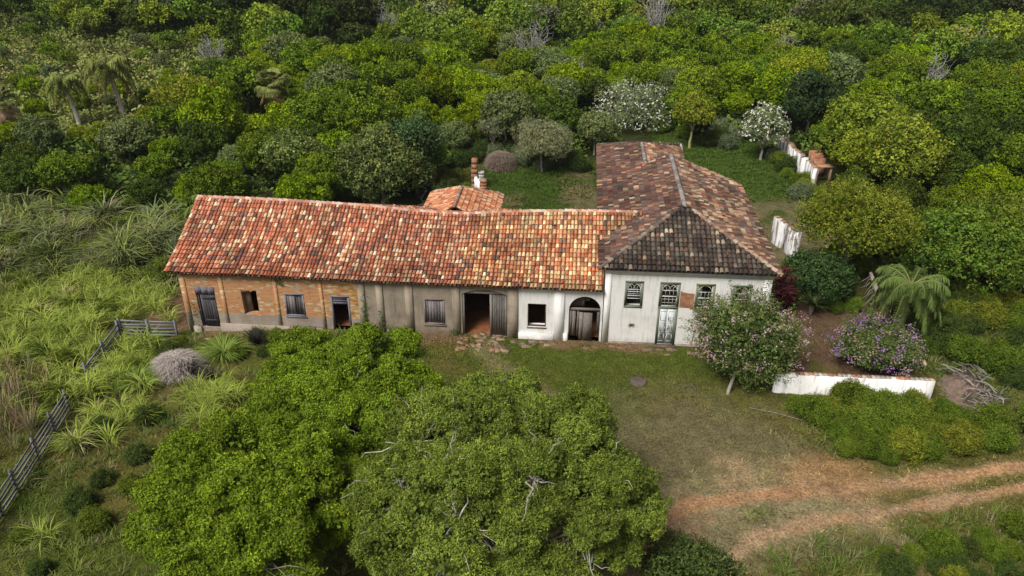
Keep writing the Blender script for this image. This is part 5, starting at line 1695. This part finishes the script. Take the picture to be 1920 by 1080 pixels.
# rubble mound with dead branches
q = MB(); nr, na = 9, 28; V = []
for i in range(nr + 1):
    for k in range(na):
        b_ = 2 * math.pi * k / na; r_ = (1 - i / nr); s_ = 1 + .15 * math.sin(2 * b_ + 1) + rg.uniform(-.06, .06)
        px_, py_ = 19.2 + 1.35 * r_ * math.cos(b_) * s_, -3.6 + 2.6 * r_ * math.sin(b_) * s_
        V.append((px_, py_, H(px_, py_) - .1 + .65 * (1 - r_ ** 2) * (.7 + .45 * math.sin(b_)) + rg.uniform(-.11, .11)))
q.add(V, [(i * na + k, i * na + (k + 1) % na, (i + 1) * na + (k + 1) % na, (i + 1) * na + k) for i in range(nr) for k in range(na)], (.19, .135, .105))
mt = thing('earth_mound', 'bare earth mound with grey dead branches right of the yard wall', 'mound', (19.2, -3.6, 0))
part(q, 'earth', M['stone'], mt)
q = MB()
for i in range(80):
    a = np.array([19.4 + rg.uniform(-.7, .9), -3.3 + rg.uniform(-2.4, 1.3), .55 + rg.uniform(-.2, .35)]); a[2] += H(a[0], a[1]); d = np.array([rg.uniform(-.9, .9), rg.uniform(-.9, .9), rg.uniform(-.35, .35)])
    q.tube(limb(a, a + d, 4, .12), np.array([.05, .04, .03, .02]) * rg.uniform(.5, 1.3), 4, np.array((.24, .21, .19)) * rg.uniform(.6, 1.4))
o = part(q, 'dead_branches', M['bark'], mt); tag(o, kind='stuff')

# ================================================================== SHRUBS
sh = {}
for k, (c0, c1) in (('green', ((.095, .145, .020), (.16, .215, .032))), ('yellow', ((.145, .175, .026), (.22, .245, .038))), ('dark', ((.055, .085, .02), (.09, .125, .03))), ('pale', ((.14, .18, .09), (.19, .23, .12)))):
    sh[k] = []
    for i in range(2):
        mb = MB(); crown(mb, (0, 0, .45), (1, 1, .72), 46, 300, .075, c0, (.18, .36), -.5, .42, .3, c1, .5, 1.25)
        q = MB()
        for d in rdir(9, .2): q.tube(limb((0, 0, -.15), d * .7 + (0, 0, .2), 4, .1), [.03, .025, .02, .01], 4, BARK)
        sh[k].append((mb.mesh('foliage', M['leaf']), q.mesh('stems', M['bark'])))


def shrub(kind, x, y, s, lab, grp=None, sz=None):
    me, stm = sh[kind][rnd.randrange(2)]
    t = thing('shrub', lab, 'shrub', (x, y, H(x, y)), rnd.uniform(0, 6.28), grp); t.scale = (s, s, sz or s)
    for nm, m_ in (('foliage', me), ('stems', stm)):
        o = bpy.data.objects.new(nm, m_); C.objects.link(o); o.parent = t


SH = []
def shrubs(n, box, kinds, smin, smax, grp, lab, ok=lambda x, y: True, mind=.9):
    P_ = []; tries = 0
    while len(P_) < n and tries < 4000:
        tries += 1
        x, y = rnd.uniform(box[0], box[1]), rnd.uniform(box[2], box[3])
        if not ok(x, y) or any(math.hypot(x - a, y - b_) < mind for a, b_ in P_): continue
        P_.append((x, y)); k = rnd.choice(kinds); s = rnd.uniform(smin, smax)
        shrub(k, x, y, s, lab.replace('KIND', {'green': 'fresh green', 'yellow': 'yellow green', 'dark': 'dark green', 'pale': 'pale grey green'}[k]), grp)


rd = lambda x, y: float(np.minimum(segd(np.array([x]), np.array([y]), ROAD1), segd(np.array([x]), np.array([y]), ROAD2))[0])
shrubs(40, (9.8, 19.5, -9.4, -4.9), ['green', 'green', 'yellow'], .45, 1.15, 'shrubs in front of the yard wall', 'KIND leafy shrub in the thicket between yard wall and track', lambda x, y: rd(x, y) > 1.3 and (x > 11.0 or y > -6.4) and not (x > 17.6 and y > -6.4) and not (x < 12.5 and y > -5.6), .8)
shrubs(44, (6.5, 19, -19, -12.5), ['green', 'dark', 'yellow', 'green', 'dark', 'pale'], .35, .85, 'shrubs below the dirt track', 'KIND bushy shrub in the rough grass below the dirt track', lambda x, y: rd(x, y) > 2.2 and x > 9 + (-13 - y) * .4, .7)
shrubs(48, (17.8, 29, -7, 6.5), ['green', 'yellow', 'green', 'dark'], .7, 1.4, 'shrubs on the right weedy slope', 'KIND shrub on the weedy slope right of the earth mound', lambda x, y: rd(x, y) > 1.4 and not (x < 21 and -6.8 < y < -.8), .9)
shrubs(16, (-27, -8, -3.3, -1.2), ['dark', 'green'], .4, .7, 'small shrubs along the wing', 'KIND low shrub at the foot of the long wing', lambda x, y: math.hypot(x + 23.7, y + 4.3) > 1.8 and x < -10, .9)
shrubs(10, (-31, -8, -21, -9), ['dark', 'green'], .5, .8, 'low shrubs in the left meadow', 'KIND low shrub in the rough meadow left of the big trees', lambda x, y: -25 < x < -20, 1.2)
shrubs(9, (-13.5, -11, 14.8, 24), ['green', 'dark'], .7, 1.2, 'shrubs behind the outbuilding', 'KIND overgrown shrub behind the outbuilding', mind=1.0)
shrubs(14, (-13, -1.5, 28.8, 32.5), ['green', 'dark', 'pale'], .8, 1.4, 'shrubs closing the courtyard', 'KIND shrub at the far end of the courtyard', lambda x, y: math.hypot(x + 8.85, y - 29.2) > 1.9, 1.2)
shrubs(16, (5, 18, 36, 45), ['green', 'dark', 'pale'], .9, 1.6, 'shrubs behind the white house', 'KIND shrub behind the green yard of the white house', mind=1.4)
shrubs(8, (16.8, 19.5, 9, 26), ['green', 'yellow'], .7, 1.3, 'shrubs along the right yard', 'KIND shrub along the right side of the back yard', mind=1.5)
shrubs(60, (-48, -27, 5.5, 16), ['dark', 'green', 'pale', 'green'], .8, 1.7, 'shrubs among the reeds', 'KIND shrub standing in the reeds left of the gable', lambda x, y: y > 7 or x > -30, 1.1)
shrubs(34, (-47, -25.5, -14, 6), ['dark', 'green', 'yellow', 'green'], .5, 1.1, 'shrubs among the cane', 'KIND low shrub sunk in the bright cane round the fences', lambda x, y: segd(np.array([x]), np.array([y]), [(-27.8, -8.3), (-26.7, -14.3)])[0] > .9 and near_fence(np.array([x]), np.array([y]))[0] > .9 and not (x > -29.3 and y > -1.9), mind=1.4)
shrubs(9, (10.2, 16, 4.6, 6.6), ['dark', 'dark', 'green'], .6, 1.0, 'shrubs in the shade right of the house', 'KIND shrub in the shade right of the white house', lambda x, y: math.hypot(x - 12.9, y - 4.2) > 1.2 and math.hypot(x - 10.95, y - 4.2) > .9, .8)
shrubs(10, (16.2, 19, 24, 37), ['green', 'pale', 'dark'], .6, 1.1, 'shrubs at the foot of the boundary wall', 'KIND shrub against the boundary wall', lambda x, y: abs(x - 18 + (y - 27) * .05) > .7, 1.1)
shrub('dark', -12.1, 16.4, 1.0, 'green creeper bush hanging over the orange outbuilding roof', None, 2.6)

# ================================================================== THE WOOD
CP = np.array([-1.78, -39.78, 24.8]); th_, yw_ = R(28.3), R(5.0)
FWv = np.array([-math.sin(yw_) * math.cos(th_), math.cos(yw_) * math.cos(th_), -math.sin(th_)]); RTv = np.array([math.cos(yw_), math.sin(yw_), 0]); UPv = np.cross(RTv, FWv)


def in_view(x, y, z=4, m=230):
    v = np.array([x, y, z]) - CP; d = v @ FWv
    if d < 5: return False
    px, py = 960 + 1490 * (v @ RTv) / d, 540 - 1490 * (v @ UPv) / d
    return -m < px < 1920 + m and -m * .7 < py < 1080 + m


HAND = [(-24.9, 20.5, 2.4), (-17.9, 20.2, 3.3), (-15.2, 21.9, 2.2), (-5, 28.3, 2.5), (9, 36.5, 2), (20.3, 38.5, 2.4), (20, 43.5, 2.4), (23.4, 31.5, 3.6), (24.5, 24.5, 3), (15.9, 8.4, 3.6), (13.9, 6.6, 2.4), (22, 7.6, 2.8), (26.2, 9.5, 2.8), (-38.5, 31, 3), (3.8, 42.2, 4.2), (4, 39, 3), (.8, 38, 4.4), (-.5, 41, 3), (15.2, 33.6, 2), (-53.7, 37, 3), (-53.5, 33.5, 3), (-51.4, 42.5, 3), (-51.2, 39, 3), (-33.0, 38.5, 3.6), (-32.6, 35.2, 2.8), (-61.5, 36.5, 3), (-28.6, 11.6, 1.5)]


def wood_ok(x, y):
    if -27.5 < x < 10.5 and y < 13.5: return False
    if -21.8 < x < -13 and y < 23: return False
    if -27.6 < x < -22.4 and y < 22.5: return False
    if x < -26 and y < 14.0 - .06 * (x + 26): return False
    if x <= -26 + 3 and y < 14: return False
    if x < 10 and y < 13.5: return False
    if -13.5 < x < 2 and y < 33: return False
    if 2 <= x < 18.8 and y < (45 if x < 8 else 41): return False
    if x >= 10 and y < 6: return False
    if 10 <= x < 19.2 and y < 41: return False
    if 19 <= x < 21.3 and 25 < y < 34: return False
    return True


pts = []
def fill(n, ylo, yhi, dmin, xs):
    tries = 0; c = 0
    while tries < n:
        tries += 1
        y = rnd.uniform(ylo, yhi); x = rnd.uniform(*xs)
        if not wood_ok(x, y) or not in_view(x, y): continue
        if any(math.hypot(x - a, y - b_) < r_ * .75 + dmin * .42 for a, b_, r_ in HAND): continue
        A = np.array([(p[0], p[1]) for p in pts]) if pts else np.zeros((0, 2))
        if len(A) and np.min(np.hypot(A[:, 0] - x, A[:, 1] - y)) < dmin: continue
        pts.append((x, y)); c += 1


fill(5000, 6, 62, 3.05, (-80, 60))
fill(6000, 62, 120, 3.7, (-125, 95))
fill(5000, 120, 235, 5.4, (-190, 150))
pts.sort(key=lambda p: math.hypot(p[0] - CP[0], p[1] - CP[1]))


def meadow(x, y):    # low scrub round the two palms
    return float(sstep(-40, -46, x) * sstep(28, 33, y) * sstep(74, 62, y + .25 * (x + 50)))


def kind_at(x, y):
    n_ = float(vnoise(x, y, 11, 101)); r_ = rnd.random()
    dl = float(sstep(62, 72, y + .35 * (x + 30)) * sstep(-25, -38, x)); dr_ = float(sstep(70, 92, y - .2 * (x - 40)) * sstep(22, 45, x))
    if max(dl, dr_) > .5: return 'dark' if r_ < .72 else 'mid' if r_ < .93 else 'grey'
    if meadow(x, y) > .4: return 'bright' if r_ < .35 else 'olive' if r_ < .7 else 'grey' if r_ < .85 else 'mid'
    if y < 26 and x < -10: return 'mid' if r_ < .4 else 'dark' if r_ < .7 else 'bright' if r_ < .92 else 'grey'
    w_ = {'bright': .30 + .3 * (n_ > .5), 'mid': .46, 'olive': .10 + .08 * (n_ < .35), 'grey': .11, 'dark': .09 + .2 * (x > 18)}
    t = rnd.random() * sum(w_.values())
    for k, v in w_.items():
        t -= v
        if t < 0: return k
    return 'mid'


KW = {'bright': 'light green', 'mid': 'medium green', 'dark': 'dark green', 'grey': 'grey green', 'olive': 'olive'}


def zone(x, y):
    if x < -38: s = 'left behind the reeds'
    elif x < -13: s = 'behind the long roof'
    elif x < 5: s = 'behind the courtyard'
    elif x < 19: s = 'behind the white house'
    else: s = 'right of the boundary wall'
    return s


ux, uy = rg.uniform(-110, 75, 90000), rg.uniform(8, 125, 90000)
UV_ = np.stack([ux, uy, np.zeros(len(ux))], 1) - CP; dd_ = UV_ @ FWv
kk = (np.abs(UV_ @ RTv) / dd_ * 1490 < 1100) & np.array([wood_ok(a, b_ + 1.0) or (a < -45 and b_ > 18) for a, b_ in zip(ux, uy)])
ux, uy = ux[kk], uy[kk]
mdw = (sstep(-40, -46, ux) * sstep(28, 33, uy) * sstep(74, 62, uy + .25 * (ux + 50)))
uh = (.3 + 1.7 * vnoise(ux, uy, 2.1, 120) * (.5 + .7 * vnoise(ux, uy, 7, 121))) * rg.uniform(.55, 1, len(ux))
t_ = vnoise(ux, uy, 3.2, 122)[:, None]
uc_ = np.array([.085, .150, .024]) * t_ + np.array([.15, .20, .035]) * (1 - t_)
uc_ = uc_ * (1 - mdw[:, None]) + (np.array([.22, .28, .05]) * t_ + np.array([.30, .30, .11]) * (1 - t_)) * mdw[:, None]
mb = MB(); tufts(mb, np.column_stack([ux, uy, hgt(ux, uy) + uh]), rg.normal(0, .45, (len(ux), 3)) + (0, 0, 1), .42, uc_, .6, .3)
tag(mb.build('undergrowth', M['leaf_plain']), 'tangled green undergrowth between the trees of the wood', 'undergrowth', kind='stuff')

for i, (x, y, s_) in enumerate(((-8, 62, 1.3), (-30, 75, 1.2), (22, 60, 1.1), (8, 74, 1.5), (-48, 58, 1.0), (36, 52, 1.2), (-20, 52, 1.0), (2, 95, 1.6), (48, 70, 1.3), (-3, 53, .9))):
    q = MB()
    for d in rdir(26, .05):
        e = d * np.array([1.9, 1.9, 2.2]) + (0, 0, 2.2); p = limb((0, 0, .5), e, 6, .16, .05); q.tube(p, np.linspace(.07, .015, 6), 4, (.34, .32, .31))
        for _ in range(4):
            f_ = p[rg.integers(2, 6)]; q.tube(limb(f_, f_ + rdir(1, 0)[0] * .9, 4, .2), [.025, .02, .012, .008], 3, (.36, .34, .33))
    o = q.build('bare_tree', M['bark']); o.location = (x, y, H(x, y) + 1.2); o.scale = (s_,) * 3
    tag(o, 'leafless grey tree standing among the green crowns of the wood', 'bare tree', 'bare grey trees in the wood')

NI = 300; cnt = {}
low = {}
for k, (c0, c1) in COL.items():
    low[k] = []
    for i in range(3):
        mb = MB(); crown(mb, (0, 0, 3.3), (2.8, 2.8, [1.9, 2.3, 1.7][i]), 40, 90, .36, c0, (.17, .32), -.3, .62, .08, c1, .2)
        low[k].append((np.concatenate(mb.v), np.concatenate(mb.c), len(np.concatenate(mb.v)) // 4))
farv, farc = [], []
for i, (x, y) in enumerate(pts):
    k = kind_at(x, y); m_ = meadow(x, y)
    big = float(sstep(62, 72, y + .35 * (x + 30)) * sstep(-25, -38, x))
    s = rnd.choice([.62, .8, .95, 1.05, 1.2]) * rnd.uniform(.9, 1.1) * (1 - .55 * m_) * (1 + .45 * big) * (1.0 + .004 * max(0, y - 60))
    if y < 26: s *= .86
    if x < -44 and 22 < y < 37: s *= .62
    if -37 < x < -29 and 32 < y < 43: s *= .7
    sz = s * rnd.uniform(.82, 1.15) * (1 + .2 * big)
    if i < NI:
        row = 'front' if y < 32 else 'middle' if y < 48 else 'far part'
        z_ = zone(x, y)
        put(protos[k][rnd.randrange(3)], 'broadleaf_tree', f'{KW[k]} crown, {row} of the wood {z_}', 'tree', x, y, s, sz, group=f'{KW[k]} trees of the wood {z_}, {row}', parts=True)
    else:
        v, c, nq = low[k][rnd.randrange(3)]
        a = rnd.uniform(0, 6.28); ca, sa = math.cos(a), math.sin(a)
        w_ = np.column_stack([(v[:, 0] * ca - v[:, 1] * sa) * s + x, (v[:, 0] * sa + v[:, 1] * ca) * s + y, v[:, 2] * sz + H(x, y)])
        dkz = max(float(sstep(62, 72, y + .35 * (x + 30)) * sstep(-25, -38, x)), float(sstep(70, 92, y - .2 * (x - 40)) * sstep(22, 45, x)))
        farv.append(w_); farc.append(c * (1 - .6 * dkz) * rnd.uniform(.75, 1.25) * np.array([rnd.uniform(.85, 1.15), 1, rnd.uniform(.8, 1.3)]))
print('wood', len(pts), 'far', len(farv))
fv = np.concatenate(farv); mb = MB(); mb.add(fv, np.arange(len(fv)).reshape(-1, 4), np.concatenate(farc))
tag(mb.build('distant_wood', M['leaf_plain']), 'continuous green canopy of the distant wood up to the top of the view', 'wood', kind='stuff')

# small stones and clods along the ruts
q = MB(); n_ = 0
while n_ < 420:
    t_ = rnd.random(); L_ = rnd.choice([ROAD1, ROAD2]); k_ = rnd.randrange(1, len(L_) - 1); a, b_ = L_[k_], L_[k_ + 1]
    x, y = a[0] + (b_[0] - a[0]) * t_ + rnd.gauss(0, .55), a[1] + (b_[1] - a[1]) * t_ + rnd.gauss(0, .55); s_ = rnd.uniform(.015, .055)
    q.box(x - s_, x + s_, y - s_ * .8, y + s_ * .8, H(x, y) - .02, H(x, y) + s_ * .8, np.array((.30, .22, .15)) * rnd.uniform(.5, 1.4), rz=rnd.uniform(0, 3), j=s_ * .35); n_ += 1
tag(q.build('pebbles', M['stone']), 'scattered small stones and clods along the dirt track', 'stones', kind='stuff')

# thin moist air over the valley
hz = MB(); hz.box(-910, 910, -170, 1510, -5, 50)
hm = bpy.data.materials.new('haze_air'); hm.use_nodes = True; hn = hm.node_tree; hn.nodes.clear()
ho = hn.nodes.new('ShaderNodeOutputMaterial'); hv = hn.nodes.new('ShaderNodeVolumePrincipled')
hv.inputs['Color'].default_value = (.86, .92, .97, 1); hv.inputs['Density'].default_value = .00012
hn.links.new(hv.outputs[0], ho.inputs['Volume'])
tag(hz.build('haze', hm), 'thin pale haze softening the farthest trees', 'haze', kind='stuff')
